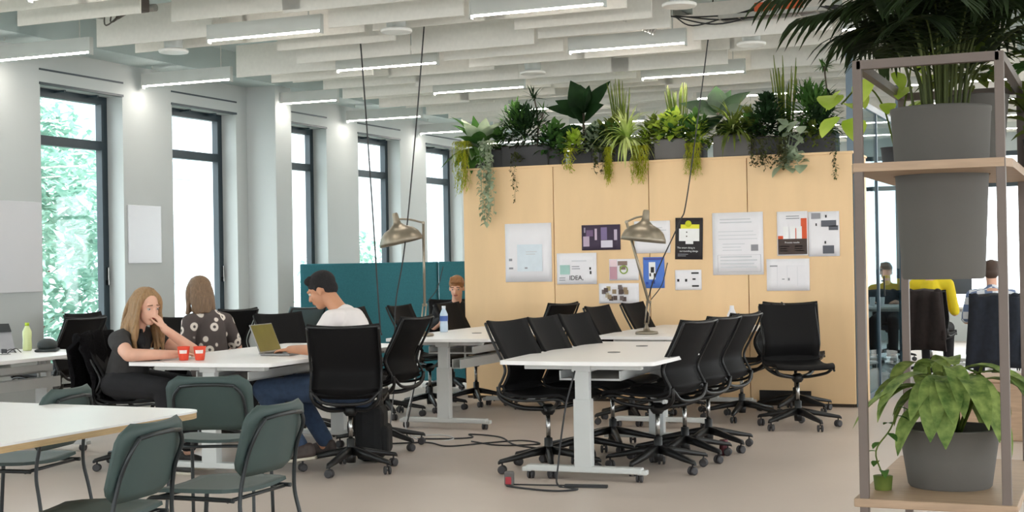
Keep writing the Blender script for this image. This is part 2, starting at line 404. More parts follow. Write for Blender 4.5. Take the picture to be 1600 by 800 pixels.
for k, (x, y, z, l) in enumerate(((-7.35, 8.9, 3.36, 1.1), (-1.9, 10.3, 3.36, 3.4))):
    b = MB().tube([(x-l/2, y, z), (x+l/2, y, z)], .03, 10); b.tube([(x, y, z), (x, y, ZC)], .008, 6); b.box((x, y, z), (.03, .08, .08), bev=.005)
    tag(b.build('ceiling_pipe', m_duct), ('short pipe above the baffles near the first can light', 'long pipe above the baffles at top right')[k], 'pipe')
b = MB().box((-6.95, 8.75, 3.36), (.3, .16, .1), bev=.01)
for k in range(4): b.tube(bez([(-7.1+k*.08, 8.67, 3.34), (-7.05+k*.05, 8.62, 3.20+.02*k), (-6.9+k*.04, 8.67, 3.32)], 5), .006, 6)
tag(b.build('wiring_box', mat('dark_box', (96, 88, 82), .6)), 'grey wiring box with loose leads among the baffles', 'junction box')

random.seed(12)
for k, (x, y, z, lb) in enumerate(((-3.3, 10.9, 3.3, 'loose black cables looping below the ceiling left of the orange boxes'), (-2.05, 10.7, 3.24, 'loose black cables looping beside the orange ceiling boxes'))):
    b = MB()
    for q_ in range(4): b.tube(bez([(x+random.uniform(0, .1), y, z), (x+.2+.1*q_, y-.03*q_, z-random.uniform(.03, .12)), (x+.5+.12*q_, y, z-random.uniform(0, .06)), (x+.9, y+.02*q_, z+.05)], 6), .006, 6)
    tag(b.build('hanging_cable', m_cable), lb, 'cable')
b = MB().bx(-1.62, -1.40, 11.5, 11.58, 3.06, 3.32, bev=.004); b.bx(-1.38, -1.1, 11.5, 11.58, 3.1, 3.3, bev=.004); tag(b.build('ventilation_box', m_housing), 'grey boxy unit hanging below the baffles left of the shelf', 'ventilation unit')
# ---------------------------------------------------------------- office chair (faces +X)
def catm(prof, n=5): return bez([(x, 0, z) for x, z in prof], n)
BACKP = [(-.345, .955), (-.305, .87), (-.25, .77), (-.21, .70), (-.197, .65), (-.22, .595), (-.243, .555), (-.215, .505)]
SEATP = [(-.215, .505), (-.15, .482), (-.05, .472), (.08, .478), (.18, .49), (.24, .485), (.265, .468)]
def shell(prof, wf, dish, bothends=False):
    rows = []; c = catm(prof); n = len(c)
    for i, p in enumerate(c):
        t = i/(n-1); w = wf(t)/2; t2 = (c[min(i+1, n-1)]-c[max(i-1, 0)]).normalized(); nn = Vector((-t2.z, 0, t2.x))
        if nn.x < 0 and abs(nn.x) > abs(nn.z): nn = -nn
        if nn.z < 0 and abs(nn.z) >= abs(nn.x): nn = -nn
        rows.append([Vector((p.x, w*s, p.z)) + nn*dish*(s*s) for s in (-1, -.75, -.5, -.25, 0, .25, .5, .75, 1)])
    return rows
def make_chair(m_fab=m_black):
    r = empty('office_chair')
    b = MB().grid(shell(BACKP, lambda t: .465-.03*math.sin(math.pi*t), .035), .014); b.build('backrest', m_fab, r)
    b = MB().grid(shell(SEATP, lambda t: .45 + .02*math.sin(math.pi*t), .015), .016); b.build('seat', m_fab, r)
    b = MB()
    for s in (-1, 1):
        full = [(x+.022*(z > .52), .226*s, z) for x, z in BACKP] + [(x, .222*s, z-.004) for x, z in SEATP[1:]]
        b.tube(bez(full, 4), .009, 8)
    b.tube([(-.322, -.228, .955), (-.35, -.11, .95), (-.352, 0, .948), (-.35, .11, .95), (-.322, .228, .955)], .006, 8)
    b.build('side_rails', m_blackp, r)
    b = MB()
    for s in (-1, 1):
        b.tube(bez([(-.235, .222*s, .55), (-.225, .205*s, .475), (-.13, .13*s, .415), (0, .03*s, .40)], 5), [.012]*6+[.016]*10, 8)
        b.tube(bez([(.21, .218*s, .475), (.17, .18*s, .44), (.08, .08*s, .41), (0, .02*s, .40)], 5), .012, 8)
    b.tube(bez([(-.235, -.222, .54), (-.25, -.12, .465), (-.25, .12, .465), (-.235, .222, .54)], 5), .011, 8)
    b.lathe([(.03, .36), (.045, .38), (.05, .41), (.025, .43)], n=16)
    b.build('seat_support', m_blackp, r)
    b = MB().lathe([(.0145, .19), (.0145, .375)], n=14); b.build('gas_lift', m_chrome, r)
    b = MB().lathe([(.03, .055), (.034, .10), (.028, .12), (.027, .21), (.02, .215)], n=16); b.build('column_cover', m_blackp, r)
    for k in range(5):
        a = 2*math.pi*k/5 + .3; d = Vector((math.cos(a), math.sin(a), 0)); w = Vector((-d.y, d.x, 0))
        rings = []
        for t, z, hw, hh in ((.02, .135, .026, .024), (.12, .12, .023, .02), (.24, .096, .019, .016), (.33, .08, .016, .012), (.345, .07, .010, .008)):
            c = d*t + Vector((0, 0, z)); rings.append([c-w*hw-Vector((0, 0, hh)), c+w*hw-Vector((0, 0, hh)), c+w*hw*.7+Vector((0, 0, hh)), c-w*hw*.7+Vector((0, 0, hh))])
        b = MB().ring_loft(rings); lg = b.build('base_leg', m_blackp, r)
        b = MB(); c = d*.318; a2 = a + 1.1+k; ax = Vector((math.cos(a2), math.sin(a2), 0))
        b.tube([c+Vector((0, 0, .045)), c+Vector((0, 0, .08))], .006, 6)
        for s in (-1, 1):
            q = Matrix.Rotation(a2, 3, 'Z') @ Matrix.Rotation(math.pi/2, 3, 'Y')
            b.lathe([(.018, s*.006), (.027, s*.009), (.027, s*.02), (.019, s*.024)], c=c+Vector((0, 0, .0275)), n=14, rot=q)
        b.tube([c+Vector((0, 0, .0275))-ax*.022, c+Vector((0, 0, .0275))+ax*.022], .007, 6)
        b.build('caster', mat('caster_grey', (58, 56, 58), .5), lg)
    return r
chair0 = make_chair()
m_mesh2 = mat('backlit_tint_mesh', (84, 104, 108), .6, var=.08, scale=160)  # opaque mesh; paler base colour stands in for window light coming through it
CH = [
 (-4.64, 8.04, 113, 'black office chair with its back squarely to us, in front of the seated man'),
 (-5.0, 9.12, 178, 'black office chair turned left just behind the man, beside the trailing cables'),
 (-2.74, 8.66, 168, 'nearest black chair on the right side of the front white table'),
 (-2.72, 9.2, 168, 'middle black chair on the right side of the front white table'),
 (-2.70, 9.72, 168, 'farthest black chair on the right side of the front white table'),
 (-3.40, 8.42, -10, 'nearest black chair on the left side of the front white table'),
 (-3.37, 9.0, -4, 'middle black chair on the left side of the front white table'),
 (-3.36, 9.56, -7, 'farthest black chair on the left side of the front white table'),
 (-3.75, 11.15, -6, 'black chair at the left side of the table carrying the lamp, nearer one'),
 (-3.72, 12.0, -6, 'black chair behind the lamp stem at the left of the lamp table'),
 (-2.93, 11.6, 182, 'black chair seen side-on at the right end of the lamp table'),
 (-2.36, 11.13, -64, 'black chair facing us alone beside the plywood wall'),
 (-2.62, 12.28, 95, 'black chair hidden behind the lone chair at the plywood wall'),
 (-5.98, 11.0, 5, 'black chair left of the rear table, behind the silver lamp stem'),
 (-5.86, 11.62, 0, 'black chair behind the rear table, just left of the water bottle'),
 (-5.66, 12.2, -4, 'black chair behind the water bottle near the teal screen end'),
 (-5.0, 12.15, 165, 'black chair with tilted top seen over the rear table before the plywood wall'),
 (-5.99, 9.62, -22, 'black chair behind the open laptop at the shared table'),
 (-7.7, 10.9, 165, 'black chair with slanting top standing behind the laptop, near the windows'),
 (-7.95, 9.05, 178, 'wide black chair right behind the fair-haired woman at the left table'),
 (-8.05, 9.85, 0, 'small dark chair silhouetted against the leftmost window'),
 (-6.46, 9.02, -18, 'black chair under the woman in the patterned top'),
 (-6.13, 7.80, 8, 'black office chair with a jacket over it, under the fair-haired woman'),
 (-7.9, 7.7, 150, 'black chair tucked under the far left table'),
]
for k, (x, y, a, lb) in enumerate(CH):
    c = chair0 if k == 0 else copy_tree(chair0); c.location = (x, y, 0); c.rotation_euler = (0, 0, R(a)); tag(c, lb, 'chair', 'black office chairs')
    if 'jacket over' in lb: c.scale = (1, 1, .92)
c = copy_tree(chair0); c.location = (-7.28, 11.4, 0); c.rotation_euler = (0, 0, R(168)); tag(c, 'office chair with mesh back tinted grey-blue as if backlit, against the teal screen', 'chair', 'black office chairs')
for ch in c.children:
    if ch.name.startswith('backrest'):
        ch.data = ch.data.copy(); ch.data.materials[0] = m_mesh2; ch['label'] = 'grey-blue mesh backrest'

# ---------------------------------------------------------------- sit-stand tables
def roundpoly(c, rad, n=6, bow=0):
    out = []; N = len(c)
    for i in range(N):
        p0, p, p1 = Vector(c[i-1]), Vector(c[i]), Vector(c[(i+1) % N]); a = (p0-p).normalized(); d = (p1-p).normalized()
        s, e = p+a*rad, p+d*rad
        for k in range(n+1):
            t = k/n; out.append(tuple((s*(1-t)**2 + p*2*t*(1-t) + e*t*t)))
        if bow:
            q = p1 - d*rad; nrm = Vector((d.y, -d.x)); L = (q-e).length
            for k in range(1, 6):
                t = k/6; out.append(tuple(e+(q-e)*t + nrm*bow*math.sin(math.pi*t)))
    return out
def desk(cx, cy, w, l, rz, label, grom=True, edge=False, power=False):
    t = empty('desk', (cx, cy, 0), R(rz), label, 'table')
    o = roundpoly([(-w/2, -l/2), (w/2, -l/2), (w/2, l/2), (-w/2, l/2)], .045, bow=.03)
    b = MB().poly(o, .716, .74); b.build('tabletop', m_white, t)
    b = MB().bx(-.06, .06, -l/2+.12, l/2-.12, .668, .716, bev=.004); b.bx(-w/2+.12, w/2-.12, -l/2+.14, -l/2+.2, .68, .716, bev=.003); b.bx(-w/2+.12, w/2-.12, l/2-.2, l/2-.14, .68, .716, bev=.003)
    b.bx(-.20, .20, -l/2+.3, l/2-.3, .60, .612); b.bx(-.20, -.19, -l/2+.3, l/2-.3, .60, .66); b.bx(.19, .20, -l/2+.3, l/2-.3, .60, .66)
    b.build('underframe', m_whitemetal, t)
    for s in (-1, 1):
        y = s*(l/2-.16)
        b = MB().bx(-.055, .055, y-.035, y+.035, .08, .50, bev=.005); b.bx(-.045, .045, y-.027, y+.027, .48, .69, bev=.004)
        lg = b.build('leg', m_whitemetal, t)
        b = MB().bx(-.37, .37, y-.035, y+.035, .05, .088, bev=.008)
        for q in (-1, 1):
            b.bx(q*.37-.03, q*.37+.03, y-.03, y+.03, .046, .075, bev=.006)
        b.build('foot_bar', m_whitemetal, lg)
        b = MB()
        for q in (-1, 1):
            for e in (-1, 1):
                b.lathe([(.02, e*.004), (.026, e*.006), (.026, e*.018), (.018, e*.02)], c=(q*.35, y, .026), n=14, rot=Matrix.Rotation(math.pi/2, 3, 'Y') if e else None)
        b.build('caster', mat('caster_grey', (58, 56, 58), .5), lg)
    if grom:
        for y in (-.2, .5):
            b = MB().lathe([(.042, .7395), (.042, .744), (.036, .7445), (.0, .7445)], c=(0, y*l/2.1, 0), n=20, caps=False); b.build('grommet', mat('grommet_grey', (120, 120, 120), .5), t)
    return t
desk(-3.08, 8.98, .99, 2.05, 2.5, 'white height-adjustable table in front, with chairs along both sides')
desk(-3.42, 11.68, 1.0, 2.0, 1, 'white table behind the front one, carrying the arched desk lamp')
desk(-5.12, 11.25, .92, 2.15, 2.5, 'white rear table with a water bottle, by the teal screen')
desk(-5.46, 8.48, 1.06, 2.1, 3, 'white table shared by the people, with laptop and red cups')
desk(-7.42, 7.4, 1.0, 2.2, 2, 'white table at the far left with a yellow bottle on it')
# stretcher rail of rear table and of the left one
for (x, y, l, lb) in ((-5.0, 11.25, 1.7, 'grey cable channel slung under the rear table'), (-7.3, 7.4, 1.8, 'grey cable channel slung under the far left table')):
    b = MB().bx(x-.04, x-.03, y-l/2, y+l/2, .49, .56); b.bx(x-.04, x+.04, y-l/2, y+l/2, .484, .49); b.bx(x+.03, x+.04, y-l/2, y+l/2, .49, .56)
    for s in (-.8, .8): b.bx(x-.005, x+.005, y+s*l/2-.01, y+s*l/2+.01, .49, .69)
    tag(b.build('cable_channel', m_whitemetal), lb, 'cable channel')

# foreground laminate table with ply edge
t = empty('dining_table', (-4.35, 3.95, 0), 0, 'big white table with a plywood edge at the front left', 'table')
o = roundpoly([(-.75, -1.05), (.77, -1.05), (.77, 1.04), (-.75, 1.09)], .12, n=10)
b = MB().poly(o, .732, .74); b.build('tabletop', m_white, t)
b = MB().poly([(x*.998, y*.998) for x, y in o], .708, .732); b.build('ply_edge', m_edge, t)
b = MB().bx(-.6, .3, -.04, .04, .67, .708); b.bx(-.34, -.26, -.7, .7, .67, .708); b.build('underframe', m_tube, t)
for sx, sy in ((-1.1, -1), (-1.1, 1), (-.5, -1), (-.5, 1)):
    b = MB().tube([(.45*sx, .7*sy, .69), (.55*sx, .8*sy, .0)], [.028, .018], 12); b.build('leg', m_tube, t)

# ---------------------------------------------------------------- green shell chairs (face +X)
def make_green():
    r = empty('shell_chair')
    rows = []
    for i in range(9):
        x = -.2+.42*i/8; w = .225 - .02*abs(i-4)/4 - (.03 if i in (0, 8) else 0); z = .452 + .012*((i-3)/5)**2*(1 if i < 3 else -1)
        rows.append([Vector((x, w*s, z + .012*s*s)) for s in (-1, -.8, -.4, 0, .4, .8, 1)])
    b = MB().grid(rows, .014); b.build('seat', m_green, r)
    rows = []
    for i in range(11):
        t = i/10; z = .532+.268*t; q = abs(2*t-1); w = .215*(1-.26*max(0, q-.55)**2/.2025)
        if i in (0, 10): w *= .93
        x = -.228-.072*t
        rows.append([Vector((x + .035*s*s, w*s, z)) for s in (-1, -.85, -.6, -.3, 0, .3, .6, .85, 1)])
    b = MB().grid(rows, .014); b.build('backrest', m_green, r)
    b = MB()
    for s in (-1, 1):
        b.tube(bez([(.24, .215*s, .0), (.215, .21*s, .36), (.20, .205*s, .425), (.13, .205*s, .438), (-.12, .205*s, .44), (-.20, .21*s, .44)], 6), .0095, 8)
        b.tube(bez([(-.30, .225*s, 0), (-.245, .212*s, .30), (-.222, .20*s, .44), (-.245, .182*s, .60), (-.285, .172*s, .70), (-.30, .135*s, .752)], 6), .0085, 8)
        b.lathe([(.012, 0), (.012, .012)], c=(.24, .215*s, 0), n=10); b.lathe([(.012, 0), (.012, .012)], c=(-.30, .225*s, 0), n=10)
    b.tube([(-.30, -.136, .752), (-.312, -.06, .76), (-.312, .06, .76), (-.30, .136, .752)], .0085, 8)
    b.tube([(.18, -.205, .432), (.18, .205, .432)], .008, 8); b.tube([(-.17, -.207, .436), (-.17, .207, .436)], .008, 8)
    b.build('frame', m_tube, r)
    return r
g0 = make_green()
for k, (x, y, a, lb) in enumerate([(-3.45, 4.08, 186, 'green shell chair nearest to us, its back cut by the front table corner'),
        (-4.74, 5.12, 190, 'green shell chair behind the front table, facing left'),
        (-4.30, 6.12, 112, 'dark green shell chair with its back to us before the shared table'),
        (-3.36, 4.77, 181, 'green shell chair at front, right of the table corner, angled left')]):
    c = g0 if k == 0 else copy_tree(g0); c.location = (x, y, 0); c.rotation_euler = (0, 0, R(a)); tag(c, lb, 'chair', 'green shell chairs')

# ---------------------------------------------------------------- desk lamps
def lamp_shade(parent, tip, axis, s=1.0):
    """bell shade: tip = neck top, axis = pointing direction of opening"""
    ax = Vector(axis).normalized(); q = Vector((0, 0, -1)).rotation_difference(ax).to_matrix()
    prof = [(.018, .0), (.024, -.01), (.027, -.06), (.034, -.085), (.062, -.11), (.115, -.135), (.15, -.17), (.17, -.215), (.173, -.24), (.168, -.24), (.145, -.175), (.11, -.142), (.05, -.115), (.02, -.09)]
    b = MB().lathe([(r*s, z*s) for r, z in prof], c=tip, n=32, rot=q, caps=False)
    sh = b.build('lamp_shade', m_lampm, parent)
    b = MB().lathe([(.012*s, -.09*s), (.028*s, -.11*s), (.034*s, -.14*s), (.02*s, -.165*s), (.003, -.17*s)], c=tip, n=16, rot=q); b.build('bulb', mat('opal_bulb', (235, 232, 220), .3), sh)
def spring_lamp(loc, rz, elbow, neck, axis, label):
    t = empty('desk_lamp', loc, rz, label, 'lamp')
    b = MB().lathe([(.09, 0), (.095, .006), (.09, .02), (.03, .028), (.014, .06), (.012, .09)], n=28); b.build('base', m_lampm, t)
    E = Vector(elbow); N = Vector(neck); S = Vector((0, 0, .08)); mid = S + (E-S)*.3; mid = Vector((.02, 0, .26))
    b = MB()
    for o in (-.014, .014): b.tube([S+Vector((o, 0, 0)), mid+Vector((o, 0, 0))], .006, 8)
    b.tube([mid+Vector((-.02, 0, 0)), mid+Vector((.02, 0, 0))], .012, 8); b.build('lower_arm', m_lampm, t)
    b = MB()
    for o in (-.01, .01): b.tube([mid+Vector((0, o, 0)), E+Vector((0, o, 0))], .0105, 8)
    b.tube([E-Vector((0, .02, 0)), E+Vector((0, .02, 0))], .013, 10); b.build('upper_arm', m_lampm, t)
    b = MB(); b.tube(bez([mid+Vector((.02, 0, .02)), mid+(Vector((.22, 0, .28)))*.5, mid+Vector((.16, 0, .32))], 4), .004, 6); b.build('spring_rod', m_cable, t)
    b = MB(); b.tube(bez([E, E+(N-E)*.5+Vector((0, 0, .012)), N], 5), .008, 8); b.sphere(N, .018); b.build('head_joint', m_lampm, t)
    lamp_shade(t, tuple(N+Vector((0, 0, .05))), axis, 1.08); return t
spring_lamp((-3.57, 11.03, .742), R(23), (-.15, 0, .92), (.015, 0, .965), (-.12, 0, -1), 'arched brass-grey desk lamp in front of the posters')
spring_lamp((-5.38, 10.55, .742), R(23), (.02, 0, .95), (-.22, 0, .985), (.22, 0, -1), 'brass-grey desk lamp hanging left over the rear table, before the windows')
# hanging power cords
def cord(pts, r, label, m=m_cable):
    b = MB().tube(bez(pts, 8), r, 6); return tag(b.build('hanging_cable', m), label, 'cord', None)
cord([(-5.93, 10.5, ZC), (-5.888, 10.5, 3.05), (-5.82, 10.5, 1.96), (-5.735, 10.45, .9), (-5.70, 10.42, .755)], .0065, 'dark cord hanging from the ceiling to the rear table, left of the left lamp')
cord([(-5.27, 10.5, ZC), (-5.386, 10.5, 2.48), (-5.506, 10.5, 1.52), (-5.6, 10.5, 1.05), (-5.62, 10.5, .755)], .006, 'dark cord hanging from the ceiling past the left lamp head')
cord([(-3.085, 11.5, ZC), (-3.21, 11.5, 2.717), (-3.35, 11.5, 1.85), (-3.42, 11.5, 1.65), (-3.6, 11.3, 1.15), (-3.65, 11.2, .76)], .006, 'dark cord hanging from the ceiling over the black poster to the lamp')

# ---------------------------------------------------------------- people
def capsule(mb, p0, p1, r0, r1, n=14):
    p0, p1 = Vector(p0), Vector(p1); d = p1-p0; L = d.length
    if L < 1e-5: mb.sphere(p0, r0, u=n, v=8); return
    t = d/L; u = t.orthogonal().normalized(); w = t.cross(u); rings = []
    for a in (-80, -55, -30, 0): rings.append((p0 + t*math.sin(R(a))*r0, r0*math.cos(R(a))))
    for a in (0, 30, 55, 80): rings.append((p1 + t*math.sin(R(a))*r1, r1*math.cos(R(a))))
    mb.ring_loft([[c + (u*math.cos(2*math.pi*k/n) + w*math.sin(2*math.pi*k/n))*r for k in range(n)] for c, r in rings])
def chain(mb, pts):
    for (a, ra), (b_, rb) in zip(pts, pts[1:]): capsule(mb, a, b_, ra, rb)
def fuse(mb, name, m, parent, voxel=.008, smooth=4, disp=0):
    """fuse overlapping volumes into one skin"""
    o = mb.build(name, m, None)
    md = o.modifiers.new('r', 'REMESH'); md.mode = 'VOXEL'; md.voxel_size = voxel; md.use_smooth_shade = True
    sm = o.modifiers.new('s', 'SMOOTH'); sm.iterations = smooth; sm.factor = .5
    dg = bpy.context.evaluated_depsgraph_get(); me = bpy.data.meshes.new_from_object(o.evaluated_get(dg)); o.modifiers.clear()
    old = o.data; o.data = me; bpy.data.meshes.remove(old); me.name = name
    me.materials.clear()
    for k in (m if isinstance(m, (list, tuple)) else [m]): me.materials.append(k)
    o.parent = parent; return o
def frame(f, up=(0, 0, 1)):
    f = Vector(f).normalized(); u = Vector(up); l = u.cross(f).normalized(); u = f.cross(l).normalized(); return f, l, u
m_eye = mat('eye_white', (190, 180, 172), .4); m_iris = mat('iris_dark', (50, 36, 28), .2); m_lip = mat('lips', (184, 108, 98), .5)
def head(mb, parent, c, f, up, s=1.0, brow=None):
    """adds head volumes to mb, and eyes, brows, lips as children; c = head centre"""
    f, l, u = frame(f, up); c = Vector(c); rot = Matrix((f, l, u)).transposed()
    P = lambda x, y, z: c + (f*x + l*y + u*z)*s
    mb.sphere(P(-.012, 0, .03), (.094*s, .073*s, .088*s), rot, 24, 16)
    mb.sphere(P(.028, 0, -.025), (.062*s, .058*s, .082*s), rot, 24, 16)
    mb.sphere(P(.045, 0, -.083), (.034*s, .036*s, .028*s), rot)
    for y in (-1, 1):
        mb.sphere(P(.052, .032*y, -.018), (.026*s, .024*s, .03*s), rot)
        mb.sphere(P(-.008, .076*y, -.01), (.018*s, .009*s, .03*s), rot)
        capsule(mb, P(.077, .042*y, .028), P(.085, .012*y, .024), .011*s, .01*s, 10)
    capsule(mb, P(.085, 0, .015), P(.102, 0, -.022), .009*s, .0125*s, 10)
    mb.sphere(P(.094, .011, -.026), .008*s); mb.sphere(P(.094, -.011, -.026), .008*s)
    capsule(mb, P(.078, -.018, -.052), P(.078, .018, -.052), .012*s, .012*s, 10)
    for y in (-1, 1):
        b = MB().sphere(P(.0745, .032*y, .010), .0118*s, None, 12, 8); b.build('eye', m_eye, parent)
        b = MB().sphere(P(.0815, .032*y, .009), .0062*s, None, 10, 6); b.build('iris', m_iris, parent)
        b = MB(); capsule(b, P(.086, .048*y, .033), P(.092, .018*y, .037), .003*s, .0045*s, 8); b.build('eyebrow', brow or m_iris, parent)
    b = MB(); capsule(b, P(.087, -.02, -.050), P(.0895, 0, -.048), .003*s, .0045*s, 8); capsule(b, P(.0895, 0, -.048), P(.087, .02, -.050), .0045*s, .003*s, 8)
    capsule(b, P(.086, -.017, -.056), P(.089, 0, -.058), .003*s, .005*s, 8); capsule(b, P(.089, 0, -.058), P(.086, .017, -.056), .005*s, .003*s, 8); b.build('lips', m_lip, parent)
    return P
def hand(mb, wrist, f, n, side=1, curl=25, s=1.0, spread=4):
    """f: finger direction, n: back-of-hand normal; side: thumb side sign along n x f"""
    f = Vector(f).normalized(); n = Vector(n); n = (n - f*n.dot(f)).normalized(); w = n.cross(f).normalized()*side; wrist = Vector(wrist)
    rot = Matrix((f, w, n)).transposed()
    capsule(mb, wrist - f*.01, wrist + f*.02*s, .026*s, .028*s)
    for k in (-.024, -.008, .008, .024): capsule(mb, wrist+f*.02*s+w*k*.7*s, wrist+f*.085*s+w*k*1.15*s, .0135*s, .0115*s, 10)
    Ls = [.062, .075, .07, .054]
    for i, k in enumerate((.03, .010, -.010, -.03)):
        p = wrist+f*.088*s+w*k*s; ang = 0; d = (Matrix.Rotation(R(spread*(1.5-i))*side, 3, n) @ f)
        axis = d.cross(n).normalized(); cur = p
        for j, fr in enumerate((.45, .3, .25)):
            ang = curl*(j+.6); dj = Matrix.Rotation(-R(ang), 3, axis) @ d
            if dj.dot(n) > 0: dj = Matrix.Rotation(R(ang), 3, axis) @ d
            nx = cur+dj*Ls[i]*fr*s; capsule(mb, cur, nx, (.0092-.0008*j)*s, (.0086-.0008*j)*s, 10); cur = nx
    p = wrist+f*.025*s+w*.024*s; d = (f*.72+w*.62-n*.28).normalized(); q = p+d*.042*s; capsule(mb, p, q, .0135*s, .0105*s, 10)
    d2 = (f*.9+w*.25-n*.3).normalized(); q2 = q+d2*.032*s; capsule(mb, q, q2, .0102*s, .009*s, 10); capsule(mb, q2, q2+(f*.95-n*.25)*.022*s, .009*s, .0075*s, 10)
def shoe(parent, heel, toe, m, up=(0, 0, 1)):
    h, t = Vector(heel), Vector(toe); b = MB(); d = (t-h).normalized(); u = Vector(up)
    w = d.cross(u).normalized(); u = w.cross(d)
    capsule(b, h+u*.045, h+u*.075, .038, .036); capsule(b, h+u*.04, t+u*.03, .038, .032); capsule(b, h+(t-h)*.55+u*.045, t-d*.03+u*.035, .043, .036)
    capsule(b, h+(t-h)*.2+u*.07, h+(t-h)*.55+u*.055, .036, .034)
    o = fuse(b, 'shoe', m, parent, .007, 3)
    q = MB(); rr = Matrix((d, w, u)).transposed()
    pts = [(-.035, -.028), (.06, -.033), (.13, -.042), (.2, -.04), (.25, -.022), (.262, 0), (.25, .022), (.2, .04), (.13, .042), (.06, .033), (-.035, .028)]
    L = (t-h).length/.23
    a = [h + rr @ Vector((x*L, y, 0)) for x, y in pts]; q.ring_loft([a, [p+u*.018 for p in a]]); q.build('sole', mat('pale_sole', (196, 188, 172), .7), o)
    return o
def hair_strands(mb, pts_list, r): 
    for pts in pts_list:
        c = bez(pts, 6); n = len(c); mb.tube(c, [r*(1-.6*(i/(n-1))**2) for i in range(n)], 7)

# --- man with dark hair at the laptop (faces -X)
mn = empty('person', (-4.66, 8.12, 0), 0, 'dark-haired man in a white t-shirt and jeans, leaning over the laptop', 'person')
off = Vector((4.66, -8.12, 0)); V = lambda x, y, z: Vector((x, y, z)) + off
b = MB()
hc = V(-4.985, 8.28, 1.17)
P = head(b, mn, hc, (-.86, -.16, -.42), (-.42, 0, .9), 1.0)
chain(b, [(P(-.03, 0, -.05), .058), (V(-4.86, 8.27, 1.06), .056), (V(-4.78, 8.27, .98), .07)])
chain(b, [(V(-4.78, 8.27, .96), .11), (V(-4.70, 8.2, .78), .12), (V(-4.64, 8.14, .56), .135)])
for (sh, el, wr, fd) in (((-4.80, 8.08, .985), (-4.88, 7.99, .79), (-5.13, 8.12, .785), (-1, .22, -.08)), ((-4.82, 8.44, .985), (-4.93, 8.56, .80), (-5.15, 8.42, .785), (-1, -.15, -.08))):
    chain(b, [(V(-4.78, 8.27, .965), .07), (V(*sh), .055), (V(*el), .04), (V(*wr), .027)])
    hand(b, V(*wr), fd, (0, 0, 1), -1 if sh[1] < 8.2 else 1, 12, .95)
for (hp, kn, an) in (((-4.66, 8.05, .53), (-5.30, 8.02, .52), (-4.94, 7.90, .14)), ((-4.66, 8.24, .53), (-5.28, 8.34, .53), (-4.98, 8.28, .12))):
    chain(b, [(V(*hp), .085), (V(*kn), .055), (V(*an), .038)])
body = fuse(b, 'body', m_skin2, mn, .006, 3)
b = MB()
m_tee = mat('white_tshirt', (226, 218, 216), .9, var=.03, scale=12, bump=.2)
chain(b, [(V(-4.80, 8.27, 1.0), .085), (V(-4.76, 8.25, .93), .135), (V(-4.70, 8.2, .78), .14), (V(-4.65, 8.14, .58), .15)])
for sh, el in (((-4.80, 8.09, .985), (-4.86, 8.02, .86)), ((-4.82, 8.43, .985), (-4.90, 8.52, .87))):
    chain(b, [(V(-4.79, 8.26, .975), .085), (V(*sh), .07), (V(*el), .062)])
fuse(b, 'tshirt', m_tee, mn, .008, 5)
b = MB(); m_jean = mat('blue_denim', (48, 64, 88), .9, var=.18, scale=25, bump=.2)
chain(b, [(V(-4.64, 8.12, .56), .15), (V(-4.66, 8.15, .52), .145)])
for (hp, kn, an) in (((-4.66, 8.05, .53), (-5.30, 8.02, .52), (-4.945, 7.905, .17)), ((-4.66, 8.24, .53), (-5.28, 8.34, .53), (-4.98, 8.28, .16))):
    chain(b, [(V(*hp), .105), (V(*kn), .073), (V(*an), .056)])
fuse(b, 'jeans', m_jean, mn, .009, 4)
m_shoe = mat('brown_leather', (58, 46, 42), .6, var=.15)
shoe(mn, V(-4.86, 7.90, .085), V(-5.09, 7.83, .055), m_shoe); shoe(mn, V(-4.93, 8.28, .06), V(-5.16, 8.30, .04), m_shoe)
b = MB(); m_hairk = mat('black_hair', (20, 15, 16), .85, var=.3, scale=60, bump=.4)
f, l, u = frame((-.86, -.16, -.42), (-.42, 0, .9)); rot = Matrix((f, l, u)).transposed()
b.sphere(P(-.022, 0, .052), (.100, .082, .088), rot, 24, 16); b.sphere(P(-.062, 0, -.0), (.056, .068, .06), rot)
capsule(b, P(.045, -.04, .092), P(.05, .04, .094), .026, .028)
for k in range(14): a = random.uniform(-.05, .05); capsule(b, P(.03, a, .11), P(.066, a*1.1, .076+random.uniform(0, .02)), .016, .006, 8)
for y in (-1, 1): capsule(b, P(.0, .07*y, .03), P(.012, .072*y, .012), .014, .008)
fuse(b, 'hair', m_hairk, mn, .006, 2)

# --- fair-haired woman, hand at mouth (turned to the right)
g = empty('person', (-6.2, 7.72, 0), 0, 'woman with long fair hair and dark t-shirt, elbows on table, hand at mouth', 'person')
off = Vector((6.2, -7.72, 0)); V = lambda x, y, z: Vector((x, y, z)) + off
b = MB(); fdir = (.95, -.32, -.2)
P = head(b, g, V(-5.935, 7.62, 1.085), fdir, (.1, -.05, 1), .98, mat('brow_brown', (120, 84, 56), .7))
chain(b, [(P(-.03, 0, -.05), .052), (V(-6.01, 7.63, .975), .05), (V(-6.07, 7.65, .90), .07)])
chain(b, [(V(-6.09, 7.66, .87), .10), (V(-6.14, 7.69, .72), .11), (V(-6.18, 7.72, .59), .105)])
chain(b, [(V(-6.07, 7.63, .88), .07), (V(-6.04, 7.46, .87), .052), (V(-5.88, 7.36, .79), .044), (V(-5.73, 7.66, .775), .028)])
hand(b, V(-5.73, 7.66, .775), (.25, .95, -.0), (0, 0, 1), 1, 14, .9)
chain(b, [(V(-6.07, 7.70, .88), .07), (V(-6.07, 7.83, .87), .05), (V(-5.74, 7.86, .79), .042), (V(-5.80, 7.63, .945), .027)])
hand(b, V(-5.80, 7.63, .945), (-.4, -.2, .85), (.8, .2, .35), 1, 42, .9)
